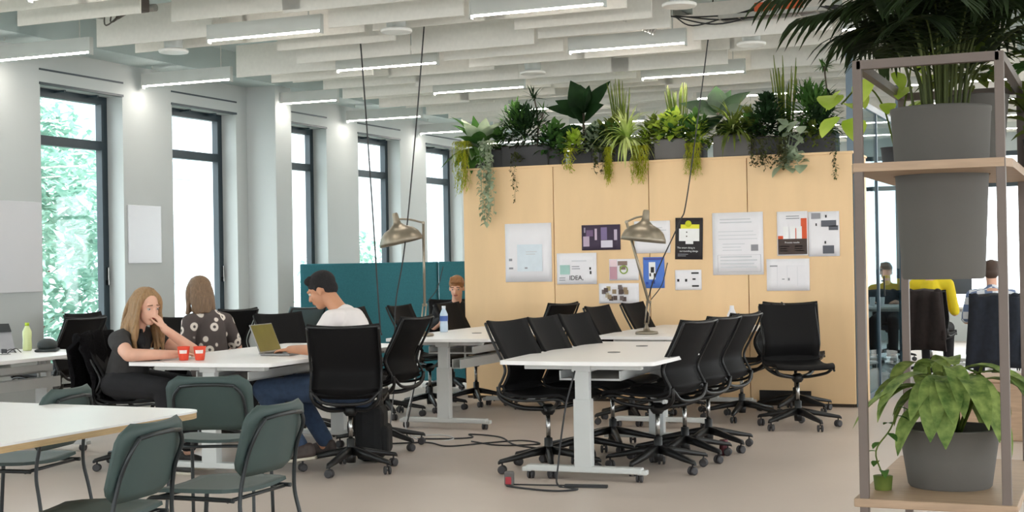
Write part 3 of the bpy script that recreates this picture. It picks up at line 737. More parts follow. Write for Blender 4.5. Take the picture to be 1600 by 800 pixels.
for s in (-1, 1):
    chain(b, [(V(-6.18, 7.72+.1*s, .57), .075), (V(-5.80, 7.74+.12*s, .55), .06), (V(-5.76, 7.72+.1*s, .12), .04)])
fuse(b, 'body', m_skin, g, .006, 3)
m_dk = mat('charcoal_tshirt', (56, 54, 54), .95, var=.12, scale=20, bump=.2)
b = MB()
chain(b, [(V(-6.06, 7.65, .905), .07), (V(-6.08, 7.66, .86), .115), (V(-6.14, 7.69, .72), .135), (V(-6.19, 7.72, .59), .15)])
chain(b, [(V(-6.06, 7.63, .89), .08), (V(-6.04, 7.46, .875), .07), (V(-5.98, 7.42, .835), .064)])
chain(b, [(V(-6.06, 7.7, .89), .08), (V(-6.06, 7.83, .875), .068), (V(-5.96, 7.84, .85), .06)])
fuse(b, 'tshirt', m_dk, g, .008, 5)
m_blk = mat('black_trousers', (26, 25, 28), .9, var=.15, scale=20)
b = MB(); b.sphere(V(-6.2, 7.72, .575), (.17, .19, .11))
for s in (-1, 1): chain(b, [(V(-6.18, 7.72+.1*s, .575), .1), (V(-5.80, 7.74+.12*s, .55), .075), (V(-5.76, 7.72+.1*s, .16), .058)])
fuse(b, 'trousers', m_blk, g, .009, 4)
m_boot = mat('dark_boot', (44, 42, 40), .6, var=.15)
for s in (-1, 1): shoe(g, V(-5.80, 7.72+.1*s, 0), V(-5.58, 7.70+.12*s, 0), m_boot)
m_hairf = mat('fair_hair', (150, 116, 78), .55, var=.3, scale=22, stretch=(8, 8, .6), bump=.5)
b = MB(); f, l, u = frame(fdir, (.1, -.05, 1)); rot = Matrix((f, l, u)).transposed()
b.sphere(P(-.032, 0, .048), (.096, .084, .088), rot, 24, 16); b.sphere(P(-.055, 0, -.03), (.062, .075, .09), rot)
random.seed(11)
for y in (-1, 1):
    for k in range(12):
        q = random.uniform(-.07, .035)
        b.tube(bez([P(.0+q*.4, .02*y, .128), P(.005+q, .076*y, .06), P(.0+q, .09*y, -.05), P(.0+q+random.uniform(-.02, .03), (.10+random.uniform(0, .03))*y, -.17), P(.035+q+random.uniform(-.02, .04), (.088+random.uniform(0, .05))*y, -.28-random.uniform(0, .05))], 6),
               [.016]*12+[.019]*8+[.015, .013, .01, .008, .005], 7)
for k in range(14):
    y = random.uniform(-.07, .07); b.tube(bez([P(-.06, y*.6, .10), P(-.112, y, .0), P(-.13, y*1.2, -.13), P(-.11, y*1.4, -.27)], 6), .02, 7)
fuse(b, 'hair', m_hairf, g, .006, 1)
b = MB(); b.tube(bez([V(-5.97, 7.60, .94), V(-5.94, 7.57, .88), V(-5.93, 7.55, .82)], 5), .014, 8); b.sphere(V(-5.95, 7.57, .87), (.035, .045, .05)); b.build('scarf', mat('black_scarf', (18, 18, 22), .8), g)
# jacket over her chair
jk = empty('jacket', (-6.49, 7.75, 0), R(8), 'black fluffy jacket hung over the chair of the fair-haired woman', 'jacket')
b = MB(); rows = []
random.seed(5)
for i in range(15):
    t = i/14
    if t < .5: z = .30+(.91-.30)*(t/.5); x = -.015 - .03*math.sin(t*6)
    else: z = .91-(t-.5)/.5*.42; x = .075
    xx = x + .13*max(0, (.89-z))*(1.0)
    rows.append([Vector((xx + random.uniform(-.014, .014) + .02*math.sin(j*1.9+i*.6), (-.25+.50*j/12)*(1+.08*math.sin(i)), z + random.uniform(-.012, .012) - .03*abs(j-6)/6)) for j in range(13)])
b.grid(rows, .025); b.build('jacket_cloth', mat('black_fleece', (20, 19, 21), 1, var=.3, scale=80, bump=1, spec=.1), jk)
b = MB()
for j in range(40): b.sphere((random.uniform(-.02, .06), -.2+.3*j/39, .875+random.uniform(-.03, .03)), random.uniform(.026, .036), None, 8, 6)
fuse(b, 'fur_collar', MATS['black_fleece'], jk, .008, 1)

# --- woman in patterned blouse, seen from behind
wm = empty('person', (-6.46, 9.0, 0), 0, 'woman with shoulder-length brown hair and patterned dark top, turned away', 'person')
off = Vector((6.46, -9.0, 0)); V = lambda x, y, z: Vector((x, y, z)) + off
b = MB(); fdir = (-.86, .5, -.1)
P = head(b, wm, V(-6.50, 8.98, 1.155), fdir, (0, 0, 1), .97, mat('brow_brown', (120, 84, 56), .7))
chain(b, [(P(-.03, 0, -.05), .05), (V(-6.455, 8.99, 1.03), .05), (V(-6.44, 9.0, .95), .08)])
chain(b, [(V(-6.43, 9.0, .93), .10), (V(-6.42, 9.0, .75), .11), (V(-6.42, 9.0, .52), .14)])
for (sh, el, wr, sd) in (((-6.50, 8.84, .93), (-6.50, 8.80, .70), (-6.66, 8.98, .62), -1), ((-6.36, 9.14, .93), (-6.32, 9.22, .72), (-6.50, 9.28, .62), 1)):
    chain(b, [(V(-6.44, 9.0, .93), .07), (V(*sh), .05), (V(*el), .038), (V(*wr), .026)]); hand(b, V(*wr), (.1*sd*-1, .9, -.3), (0, .2, 1), sd, 25, .9)
for s in (-1, 1): chain(b, [(V(-6.42+.1*s, 9.0, .52), .085), (V(-6.44+.12*s, 9.42, .52), .056), (V(-6.44+.12*s, 9.38, .12), .038)])
fuse(b, 'body', m_skin, wm, .007, 3)
m_pat = mat('patterned_blouse', (84, 74, 72), .9, var=.05, scale=10)
nt = m_pat.node_tree; bs = nt.nodes['Principled BSDF']; tc = nt.nodes.new('ShaderNodeTexCoord'); vo = nt.nodes.new('ShaderNodeTexVoronoi'); vo.feature = 'F1'; vo.inputs['Scale'].default_value = 11
rp = nt.nodes.new('ShaderNodeValToRGB'); e = rp.color_ramp.elements; e[0].position = .0; e[0].color = srgb((86, 76, 74)); e[1].position = 1; e[1].color = srgb((78, 70, 68))
for pos, c in ((.12, (86, 76, 74)), (.17, (232, 222, 212)), (.34, (226, 214, 204)), (.38, (82, 72, 70))):
    q = e.new(pos); q.color = srgb(c)
nt.links.new(tc.outputs['Object'], vo.inputs['Vector']); nt.links.new(vo.outputs['Distance'], rp.inputs[0]); nt.links.new(rp.outputs[0], bs.inputs['Base Color'])
b = MB(); chain(b, [(V(-6.45, 9.0, .99), .07), (V(-6.43, 9.0, .92), .12), (V(-6.42, 9.0, .75), .135), (V(-6.42, 9.0, .54), .165)])
for sh, el in (((-6.49, 8.85, .93), (-6.49, 8.81, .76)), ((-6.37, 9.13, .93), (-6.33, 9.2, .76))): chain(b, [(V(-6.44, 9.0, .94), .09), (V(*sh), .067), (V(*el), .056)])
fuse(b, 'blouse', m_pat, wm, .008, 5)
b = MB(); b.sphere(V(-6.42, 9.0, .53), (.19, .16, .12))
for s in (-1, 1): chain(b, [(V(-6.42+.1*s, 9.0, .52), .1), (V(-6.44+.12*s, 9.42, .52), .07), (V(-6.44+.12*s, 9.38, .15), .055)])
fuse(b, 'trousers', m_blk, wm, .01, 4)
for s in (-1, 1): shoe(wm, V(-6.44+.12*s, 9.36, 0), V(-6.44+.14*s, 9.57, 0), m_boot)
m_hairb = mat('brown_hair', (118, 92, 68), .55, var=.35, scale=22, stretch=(8, 8, .6), bump=.5)
b = MB(); f, l, u = frame(fdir); rot = Matrix((f, l, u)).transposed()
b.sphere(P(-.02, 0, .043), (.105, .088, .09), rot, 24, 16); b.sphere(P(-.05, 0, -.04), (.075, .084, .1), rot)
for k in range(34):
    a = R(random.uniform(80, 280)); cx, cy = math.cos(a), math.sin(a)
    b.tube(bez([P(cx*.05, cy*.04, .11), P(cx*.10, cy*.088, .03), P(cx*.105-.01, cy*.10, -.07), P(cx*.10, cy*.1+random.uniform(-.02, .02), -.14-random.uniform(0, .04))], 6), .018, 7)
fuse(b, 'hair', m_hairb, wm, .006, 1)

# --- generic seated figure for the background
def sitter(x, y, rz, label, top, hairc, skin=m_skin, hz=0, leg=m_blk, coat=None, look=(1, 0, -.1)):
    g = empty('person', (x, y, 0), rz, label, 'person'); b = MB()
    P = head(b, g, (.06, 0, 1.14+hz), look, (0, 0, 1), .97)
    chain(b, [(P(-.03, 0, -.05), .052), (Vector((0, 0, 1.0+hz)), .052), (Vector((-.03, 0, .93+hz)), .08)])
    chain(b, [(Vector((-.04, 0, .9+hz)), .11), (Vector((-.08, 0, .54)), .13)])
    for s in (-1, 1):
        chain(b, [(Vector((-.03, 0, .92+hz)), .07), (Vector((-.02, .18*s, .92+hz)), .05), (Vector((.04, .24*s, .70)), .04), (Vector((.28, .14*s, .77)), .027)])
        hand(b, Vector((.28, .14*s, .77)), (1, -.15*s, 0), (0, 0, 1), -s, 15, .9)
        chain(b, [(Vector((-.06, .1*s, .52)), .09), (Vector((.36, .12*s, .52)), .058), (Vector((.34, .12*s, .12)), .04)])
    fuse(b, 'body', skin, g, .009, 3)
    b = MB(); chain(b, [(Vector((-.02, 0, .97+hz)), .07), (Vector((-.04, 0, .88+hz)), .125), (Vector((-.07, 0, .7)), .14), (Vector((-.09, 0, .54)), .16)])
    for s in (-1, 1): chain(b, [(Vector((-.03, 0, .92+hz)), .09), (Vector((-.02, .18*s, .92+hz)), .068), (Vector((.04, .24*s, .72)), .055), (Vector((.2, .17*s, .765)), .042)])
    fuse(b, 'shirt', top, g, .01, 4)
    b = MB()
    for s in (-1, 1): chain(b, [(Vector((-.07, .09*s, .53)), .11), (Vector((.36, .12*s, .52)), .073), (Vector((.34, .12*s, .15)), .056)])
    fuse(b, 'trousers', leg, g, .011, 4)
    for s in (-1, 1): shoe(g, Vector((.32, .12*s, 0)), Vector((.53, .13*s, 0)), m_boot)
    f, l, u = frame(look); rot = Matrix((f, l, u)).transposed()
    b = MB(); b.sphere(P(-.02, 0, .05), (.098, .081, .086), rot, 24, 16); b.sphere(P(-.06, 0, 0), (.056, .07, .065), rot)
    for k in range(10): a = random.uniform(-.06, .06); capsule(b, P(.02, a, .115), P(.08, a, .09), .02, .012, 8)
    fuse(b, 'hair', hairc, g, .008, 2)
    return g
m_hairg = mat('ginger_hair', (150, 104, 66), .6, var=.2, scale=40)
sitter(-6.34, 13.22, R(-62), 'young person with gingery hair in black, peeking from behind the plywood wall', mat('black_top', (24, 26, 30), .9), m_hairg, hz=-.05, look=(.9, -.2, -.25))
c = copy_tree(chair0); c.location = (-6.44, 13.3, 0); c.rotation_euler = (0, 0, R(-62)); tag(c, 'black chair under the gingery-haired person by the teal screen', 'chair', 'black office chairs')
# laptop in front of that person
def laptop(x, y, z, rz, label, scr, tilt=20, w=.32, d=.22, mb_=None):
    t = empty('laptop', (x, y, z), rz, label, 'laptop'); mm = mb_ or mat('laptop_grey', (150, 150, 150), .35, .6)
    b = MB().bx(-d/2, d/2, -w/2, w/2, 0, .014, bev=.004); b.build('base', mm, t)
    b = MB().bx(-d/2+.02, d/2-.08, -w/2+.02, w/2-.02, .014, .0155)
    for i in range(5): b.bx(-d/2+.025+i*.021, -d/2+.043+i*.021, -w/2+.025, w/2-.025, .0155, .017)
    b.build('keyboard', m_blackp, t)
    rot = Matrix.Rotation(-R(tilt), 3, 'Y'); c = Vector((-d/2, 0, .012)); up = rot @ Vector((0, 0, 1)); nn = rot @ Vector((1, 0, 0))
    b = MB().box(c+up*.105, (.008, w, .21), rot=rot, bev=.002); lid = b.build('lid', mm, t)
    b = MB().box(c+up*.108+nn*.0045, (.002, w-.016, .19), rot=rot); b.build('screen', scr, lid); return t
laptop(-5.27, 8.26, .742, R(6), 'grey laptop open with an olive screen, in front of the man', mat('olive_screen', (112, 104, 56), .15, var=.12, scale=6, emit=.12), 22)
# small objects on tables
def cup(x, y, lb):
    t = empty('paper_cup', (x, y, .742), R(-60), lb, 'cup', 'red paper cups'); t.scale = (1.25, 1.25, 1.4)
    b = MB().lathe([(.022, 0), (.024, .004), (.033, .062), (.034, .064), (.031, .064), (.022, .006)], n=24, caps=False); b.lathe([(.022, .001), (.022, .006)], n=24); b.build('cup_body', mat('red_paper', (228, 78, 52), .55), t)
    b = MB()
    for k in range(-3, 3):
        a0, a1 = k*.22, (k+1)*.22
        b.face([(.0305*math.cos(a0)*1.0, .0305*math.sin(a0), .032), (.0305*math.cos(a1), .0305*math.sin(a1), .032), (.033*math.cos(a1), .033*math.sin(a1), .048), (.033*math.cos(a0), .033*math.sin(a0), .048)])
    b.build('logo', mat('logo_white', (240, 226, 220), .6), t)
cup(-5.635, 7.61, 'red paper cup nearer the fair-haired woman, left of the pair'); cup(-5.53, 7.64, 'red paper cup on the right of the pair on the shared table')
b = MB().bx(-.075, .075, -.038, .038, 0, .009, bev=.004); o = b.build('phone', mat('phone_black', (40, 44, 48), .2)); o.location = (-5.86, 7.55, .742); o.rotation_euler = (0, 0, .4); tag(o, 'dark phone lying under the fair-haired woman\'s forearm', 'phone')
def bottle(x, y, z, h, r, m, cap, label, lab=None):
    t = empty('bottle', (x, y, z), 0, label, 'bottle')
    b = MB().lathe([(r*.9, 0), (r, .01), (r, h*.25), (r*.92, h*.4), (r, h*.55), (r, h*.68), (r*.5, h*.86), (r*.42, h*.9)], n=20); b.build('bottle_body', m, t)
    b = MB().lathe([(r*.48, h*.89), (r*.48, h), (r*.3, h*1.0)], n=16); b.build('cap', cap, t)
    if lab: b = MB().lathe([(r*1.02, h*.42), (r*1.02, h*.62)], n=20, caps=False); b.build('bottle_label', lab, t)
bottle(-5.50, 11.2, .742, .23, .036, mat('clear_plastic', (196, 214, 232), .15, var=.04), mat('cap_white', (226, 232, 240), .4), 'clear water bottle with a blue label on the rear table', mat('blue_label', (70, 100, 170), .5))
bottle(-7.60, 8.33, .742, .21, .034, mat('pale_yellow_plastic', (222, 232, 170), .2, var=.05), mat('lime_cap', (178, 206, 40), .4), 'pale bottle with a lime cap on the far left table')
b = MB().lathe([(.04, 0), (.042, .01), (.042, .12), (.02, .17), (.018, .2)], n=18); o = b.build('dispenser_bottle', m_paper); o.location = (-3.08, 11.9, .742); tag(o, 'small white bottle on the lamp table against the plywood wall', 'bottle')
# dark rounded pouch, stand and clutter on left table
b = MB().sphere((0, 0, .045), (.075, .12, .05)); b.bx(-.078, .078, -.125, .125, 0, .018, bev=.008); o = b.build('pouch', mat('dark_pouch', (46, 52, 52), .7)); o.location = (-7.38, 8.3, .742); o.rotation_euler = (0, 0, .6); tag(o, 'dark rounded pouch near the far end of the far left table', 'pouch')
b = MB(); b.tube(bez([(0, -.06, .003), (.03, 0, .03), (.02, .06, .004), (-.03, .1, .003)], 6), .003, 6); b.tube(bez([(.05, -.06, .003), (.07, 0, .035), (.06, .07, .004)], 6), .003, 6); b.box((.02, -.06, .02), (.05, .004, .03)); o = b.build('eyeglasses', m_cable); o.location = (-7.5, 8.02, .742); tag(o, 'pair of dark-rimmed glasses beside the lime-capped bottle', 'glasses')
t = empty('tent_card', (-7.66, 8.14, .742), R(-35), 'grey folded stand with a dark top on the far left table', 'stand')
b = MB(); b.grid([[(-.1, -.07, 0), (-.1, .07, 0)], [(0, -.05, .19), (0, .05, .19)], [(.1, -.07, 0), (.1, .07, 0)]], .006, smooth=False); b.build('card', mat('stand_grey', (160, 160, 164), .5), t)
b = MB(); b.grid([[(-.035, -.055, .15), (-.035, .055, .15)], [(0, -.045, .205), (0, .045, .205)], [(.035, -.055, .15), (.035, .055, .15)]], .006, smooth=False); b.build('dark_top', mat('stand_dark', (52, 56, 58), .5), t)
# backpack beside front chair
bp = empty('backpack', (-4.74, 8.5, 0), R(20), 'black backpack standing on the floor behind the front office chair', 'backpack')
b = MB(); b.box((0, 0, .2), (.2, .30, .38), bev=.06); b.box((.09, 0, .15), (.08, .24, .2), bev=.03); b.box((-.0, 0, .38), (.14, .22, .06), bev=.025); b.build('bag', mat('black_nylon_bag', (16, 16, 18), .85, var=.2, scale=20, bump=.4), bp)
b = MB()
for s in (-1, 1): b.tube(bez([(-.09, .08*s, .37), (-.14, .1*s, .25), (-.1, .1*s, .06)], 6), .013, 6)
b.tube(bez([(0, -.04, .40), (0, 0, .45), (0, .04, .40)], 5), .008, 6); b.build('strap', m_blackp, bp)
# floor cables
random.seed(21)
def floorcable(pts, label, r=.006, m=m_cable):
    b = MB().tube(bez([(x, y, z if z else r) for x, y, z in pts], 8), r, 6); tag(b.build('cable', m), label, 'cable')
floorcable([(-5.2, 10.1, .5), (-5.22, 10.0, .2), (-5.15, 9.8, 0), (-4.9, 9.65, 0), (-4.6, 9.8, 0), (-4.7, 10.0, 0), (-4.4, 9.9, 0), (-4.1, 9.5, 0), (-3.8, 9.35, 0), (-3.55, 9.2, 0)], 'dark cable snaking over the floor from rear table to front table')
floorcable([(-5.05, 9.3, 0), (-4.8, 9.45, 0), (-4.55, 9.3, 0), (-4.35, 9.55, 0), (-4.15, 9.75, 0), (-3.95, 9.6, 0), (-4.2, 9.45, 0), (-4.5, 9.6, 0)], 'looped dark cable on the floor between the tables')
floorcable([(-5.1, 9.95, .66), (-5.0, 9.6, .35), (-4.95, 9.4, .12), (-4.85, 9.5, 0), (-4.7, 9.7, 0), (-4.9, 9.9, 0), (-5.1, 9.75, 0)], 'white cable drooping behind the chair onto the floor', .005, m_cablew)
floorcable([(-5.25, 9.95, .66), (-5.12, 9.55, .4), (-5.08, 9.35, .05), (-5.2, 9.3, 0), (-5.35, 9.5, 0)], 'grey cable hanging under the rear table', .005, mat('cable_grey', (120, 120, 122), .5))
floorcable([(-3.05, 8.0, .68), (-3.09, 7.93, .45), (-3.13, 7.9, .12), (-3.1, 7.82, .01), (-2.95, 7.75, 0), (-3.05, 7.65, 0), (-3.25, 7.68, 0), (-3.4, 7.74, 0)], 'dark cable down the front table leg to the red socket')
ps = empty('power_socket', (-3.40, 7.78, 0), R(10), 'red and grey floor power socket at the foot of the front table', 'power socket')
b = MB().box((0, 0, .045), (.055, .05, .085), bev=.01); b.build('housing', mat('socket_grey', (98, 94, 92), .5), ps)
b = MB().box((0, -.027, .035), (.036, .01, .045), bev=.004); b.build('red_face', mat('socket_red', (168, 44, 56), .45), ps)
b = MB().bx(.34, .6, -.025, .01, 0, .018, bev=.004); b.tube([(.03, -.01, .01), (.34, -.01, .01)], .005, 6); b.build('power_strip', m_cable, ps)
b = MB().lathe([(.028, 0), (.03, .004), (.03, .1), (.027, .105)], n=18); o = b.build('drink_can', mat('dark_red_can', (92, 40, 48), .35, .5)); o.location = (-2.52, 9.45, 0); tag(o, 'dark red can on the floor behind the right chairs of the front table', 'can')

# ---------------------------------------------------------------- posters on plywood
PY = WY - .004
def poster(x0, z1, x1, z0, label, m=m_paper, tilt=0):
    cx, cz = (x0+x1)/2, (z0+z1)/2; t = empty('poster', (cx, PY, cz), 0, label, 'poster'); t.rotation_euler = (0, R(tilt), 0); w, h = (x1-x0)/2, (z1-z0)/2
    b = MB(); rows = [[Vector((-w+2*w*i/8, -.001-.004*abs(i-4)/4*(1 if j in (0, 4) else .4), -h+2*h*j/4)) for i in range(9)] for j in range(5)]
    b.grid(rows, .0006); b.build('sheet', m, t, fixn=False)
    def blk(name, u0, v0, u1, v1, mm, d=0.0065):
        b = MB().bx(-w+2*w*u0, -w+2*w*u1, -d-.0006, -d, h-2*h*v1, h-2*h*v0); return b.build(name, mm, t)
    return t, w, h, blk
def ink(n, c): return mat('ink_'+n, c, .8, var=.03, scale=12)
K, GY, LG_, WH = ink('black', (44, 42, 44)), ink('grey', (150, 150, 156)), ink('lightgrey', (206, 208, 212)), ink('white', (240, 240, 240))
def textlines(blk, u0, u1, v0, n, dv, m, rag=.3, hgt=.35):
    for i in range(n): blk('text_line', u0, v0+i*dv, u0+(u1-u0)*(1-random.uniform(0, rag)), v0+i*dv+dv*hgt, m)
def text3(t, s, x, z, size, m, y=-.0085):
    cu = bpy.data.curves.new('lettering', 'FONT'); cu.body = s; cu.size = size; cu.extrude = .0004; o = bpy.data.objects.new('lettering', cu); COL.objects.link(o)
    o.parent = t; o.location = (x, y, z); o.rotation_euler = (R(90), 0, 0); cu.materials.append(m)
    dg = bpy.context.evaluated_depsgraph_get(); me = bpy.data.meshes.new_from_object(o.evaluated_get(dg)); q = bpy.data.objects.new('lettering', me); COL.objects.link(q)
    q.parent = t; q.location = o.location; q.rotation_euler = o.rotation_euler; bpy.data.objects.remove(o); return q
t, w, h, bk = poster(-5.566, 1.727, -5.074, 1.154, 'large nearly blank white poster at the left end of the plywood wall')
bk('diagram', .26, .36, .8, .82, ink('paleblue', (218, 228, 236)), .0062); bk('mark', .08, .60, .15, .64, GY); bk('mark', .08, .75, .17, .78, GY); bk('mark', .42, .75, .48, .775, GY); textlines(bk, .45, .7, .48, 2, .04, LG_)
t, w, h, bk = poster(-5.022, 1.427, -4.612, 1.125, 'white poster with a mint green square and heading, beside the panel joint')
bk('mint_block', .08, .38, .33, .68, ink('mint', (168, 204, 196))); textlines(bk, .38, .75, .24, 1, .08, LG_, 0); textlines(bk, .38, .6, .42, 2, .07, GY); textlines(bk, .06, .26, .78, 2, .07, GY)
text3(t, 'IDEA,', -w+2*w*.31, h-2*h*.86, .062, K); bk('figure', .82, .46, .86, .54, K); bk('figure', .83, .58, .87, .68, K)
t, w, h, bk = poster(-4.759, 1.693, -4.367, 1.451, 'dark purple photo poster left of the arched lamp', ink('darkpurple', (66, 54, 74)))
for a in ((.04, .45, .2, .85, (190, 170, 190)), (.12, .2, .3, .45, (120, 96, 130)), (.34, .15, .4, .6, (200, 180, 200)), (.5, .1, .66, .6, (128, 112, 150)), (.5, .62, .8, .9, (214, 208, 222)), (.84, .2, .92, .62, (190, 176, 196)), (.06, .1, .1, .3, (150, 140, 160))): bk('photo_patch', *a[:4], ink('p%d%d' % (a[4][0], a[4][1]), a[4]))
t, w, h, bk = poster(-4.485, 1.362, -4.19, 1.158, 'small white and pink poster with a green emblem, behind the lamp arm')
bk('pink_block', .02, .35, .27, .95, ink('rose', (196, 152, 164))); bk('pale_block', .02, .03, .27, .33, ink('rosepale', (232, 208, 214)))
b = MB().lathe([(.042, 0), (.042, .001), (.03, .001), (.03, 0)], n=20, rot=Matrix.Rotation(R(90), 3, 'X'), c=(.0, -.008, 0), caps=False); b.build('green_ring', ink('olivegreen', (146, 170, 80)), t); bk('mark', .3, .1, .62, .3, ink('taupe', (140, 120, 110))); bk('mark', .36, .34, .56, .5, ink('taupe', (140, 120, 110)))
t, w, h, bk = poster(-4.593, 1.131, -4.191, .939, 'wide white poster with a brown collage, low on the wall above the chairs')
random.seed(9)
for k in range(16): u = .05+.62*random.random(); v = .08+.6*random.random(); c = random.choice(((88, 74, 70), (150, 130, 104), (196, 184, 160), (112, 100, 98), (176, 160, 120))); bk('photo_patch', u, v, u+.1, v+.22, ink('c%d' % c[0], c), .006+.0007*k)
t, w, h, bk = poster(-4.228, 1.716, -3.874, 1.412, 'plain white poster half hidden by the arched lamp shade'); textlines(bk, .5, .9, .2, 3, .08, LG_)
t, w, h, bk = poster(-4.145, 1.374, -3.936, 1.082, 'small bright blue poster right of the lamp arm', ink('blue', (84, 124, 208)))
bk('phone_shape', .27, .16, .58, .72, WH); bk('dark_shape', .36, .32, .52, .5, K, .0075); bk('dark_shape', .3, .52, .37, .62, K, .0075); bk('dark_shape', .5, .52, .57, .64, K, .0075); bk('strip', .05, .03, .95, .08, ink('indigo', (84, 84, 150))); bk('mark', .12, .8, .24, .88, ink('navy', (40, 72, 160))); bk('mark', .38, .76, .55, .86, ink('navy', (40, 72, 160)))
t, w, h, bk = poster(-3.825, 1.735, -3.56, 1.347, 'black poster with a yellow disc and white shapes, crossed by the cord', ink('posterblack', (46, 42, 44)), 1.5)
bk('white_shape', .14, .26, .88, .56, WH); bk('yellow_band', .2, .16, .88, .26, ink('yellow', (232, 228, 70))); bk('white_shape', .38, .56, .66, .63, WH); bk('dot', .4, .33, .44, .36, K, .0075); bk('dot', .4, .43, .44, .46, K, .0075)
b = MB().lathe([(.0, 0), (.03, 0), (.03, .002), (0, .002)], n=24, rot=Matrix.Rotation(R(90), 3, 'X'), c=(-.005, -.0085, h-.055), caps=False); b.build('yellow_disc', ink('limeyellow', (206, 210, 40)), t)
text3(t, 'The smart thing is', -w+.02, h-2*h*.74, .0235, WH); text3(t, 'surrounding things', -w+.045, h-2*h*.82, .0235, WH); textlines(bk, .1, .5, .87, 2, .04, GY)
t, w, h, bk = poster(-3.833, 1.249, -3.578, 1.061, 'small white card with dark marks under the black poster')
for a in ((.08, .45, .16, .58), (.38, .45, .46, .58), (.62, .12, .9, .2), (.66, .42, .78, .5), (.64, .76, .9, .84)): bk('mark', *a, K)
t, w, h, bk = poster(-3.467, 1.772, -2.991, 1.197, 'largest white sketch poster over the third panel joint')
random.seed(4); textlines(bk, .15, .8, .1, 2, .05, LG_); textlines(bk, .12, .9, .3, 3, .06, LG_, .3, .15); textlines(bk, .2, .7, .5, 3, .05, LG_, .3, .2); bk('sketch', .76, .52, .9, .62, GY); textlines(bk, .15, .92, .70, 4, .055, LG_, .25, .4)
for a in ((.1, .68, .95, .683), (.1, .95, .95, .953), (.1, .68, .105, .95), (.945, .68, .95, .95)): bk('border_line', *a, GY)
t, w, h, bk = poster(-2.863, 1.766, -2.583, 1.365, 'poster with an orange block and dark lower band at the right')
bk('dark_band', .03, .62, .97, .97, ink('brownblack', (72, 60, 56))); bk('orange_block', .55, .38, .97, .62, ink('orange', (214, 92, 56))); bk('orange_block', .78, .16, .97, .38, ink('orange', (214, 92, 56))); bk('orange_block', .03, .55, .3, .68, ink('orange', (214, 92, 56)), .0062)
for u in (.2, .42, .63): bk('white_phone', u, .34, u+.18, .62, WH, .0075)
textlines(bk, .3, .75, .1, 2, .05, GY); text3(t, 'Process results', -w+.07, h-2*h*.72, .022, WH); textlines(bk, .1, .42, .78, 3, .05, GY); textlines(bk, .58, .9, .78, 3, .05, GY)
for o_ in t.children:
    pass
t, w, h, bk = poster(-2.579, 1.757, -2.3, 1.354, 'white poster with scattered grey photos at the right end')
bk('photo', .1, .03, .4, .16, GY); bk('photo', .42, .2, .9, .34, ink('midgrey', (96, 98, 106))); bk('photo', .66, .32, .96, .42, ink('midgrey', (96, 98, 106))); bk('photo', .46, .76, .82, .94, ink('midgrey', (96, 98, 106)))
for a in ((.55, .08, .6, .14), (.24, .26, .28, .32), (.52, .66, .57, .72)): bk('mark', *a, K)
t, w, h, bk = poster(-2.965, 1.337, -2.574, 1.047, 'white poster with faint table drawing below the orange one')
for a in ((.08, .2, .26, .24), (.36, .62, .42, .65), (.5, .6, .54, .68)): bk('mark', *a, GY)
for a in ((.25, .2, .256, .85), (.48, .2, .486, .7), (.72, .25, .726, .85), (.08, .85, .26, .855), (.5, .22, .9, .226)): bk('line', *a, LG_)
b = MB()
for x in (-3.2,): b.lathe([(.006, 0), (.012, .004), (.012, .01)], c=(x, WY-.014, 1.75), n=12, rot=Matrix.Rotation(R(90), 3, 'X'))
b.bm.free()

# ---------------------------------------------------------------- plants on top of the plywood room
m_dark = leafmat('leaf_dark', (22, 42, 22), (42, 72, 36)); m_mid = leafmat('leaf_mid', (52, 92, 42), (92, 132, 60)); m_lime = leafmat('leaf_lime', (150, 182, 44), (206, 220, 104))
m_yel = leafmat('leaf_yellowgreen', (150, 160, 30), (196, 196, 60)); m_pale = leafmat('leaf_silver', (140, 158, 130), (188, 200, 172)); m_reed = leafmat('reed', (78, 110, 48), (150, 158, 66)); m_vine = leafmat('vine_dark', (64, 60, 40), (84, 96, 54))
m_olive = leafmat('leaf_olive', (64, 84, 30), (120, 132, 56))
ZL = 2.292; YP = 12.98
def X(px, y=YP): # distance along the ledge measured from its left end
    return (-6.124 + (px-725)/40*.2725 - max(0, (px-725))**2*0 ) if px < 885 else (-5.006 + (px-885)*.00655 - max(0, px-1005)*.00018)
def plant(name, x, y, z, label, cat='plant', group=None):
    e_ = empty(name, (x, y, z), 0, label, cat, group)
    if z > 2.28 and not name.startswith('hanging'): e_.scale = (1.2, 1.12, 1.22)
    return e_
def potbox(p, w, d, h, m): 
    b = MB(); b.bx(-w/2, w/2, -d/2, d/2, 0, h, bev=.012); b.build('planter_box', m, p); b = MB(); b.bx(-w/2+.015, w/2-.015, -d/2+.015, d/2-.015, h-.01, h+.006); b.build('soil', m_soil, p)
def bush(p, c, r, n, m, ls=.06, lw=.03, name='foliage', el=(-30, 80), sq=.8, shape='lance'):
    b = MB(); c = Vector(c)
    for k in range(n):
        d = rdir(-20, 90); q = c + Vector((d.x*r[0], d.y*r[1], d.z*r[2]))*random.uniform(.3, 1)
        leaf(b, q, (d+rdir(*el)*.6), ls*random.uniform(.7, 1.3), lw*random.uniform(.7, 1.3), .5, seg=3, shape=shape)
    return b.build(name, m, p, fixn=False)
def rosette(p, c, n, L, wd, m, el=(20, 80), droop=1.2, shape='strap', seg=7, name='leaves', jit=.02):
    b = MB()
    for k in range(n):
        d = rdir(*el); leaf(b, Vector(c)+Vector((random.uniform(-jit, jit), random.uniform(-jit, jit), 0)), d, L*random.uniform(.7, 1.15), wd*random.uniform(.8, 1.2), droop*random.uniform(.7, 1.3), seg=seg, shape=shape)
    return b.build(name, m, p, fixn=False)
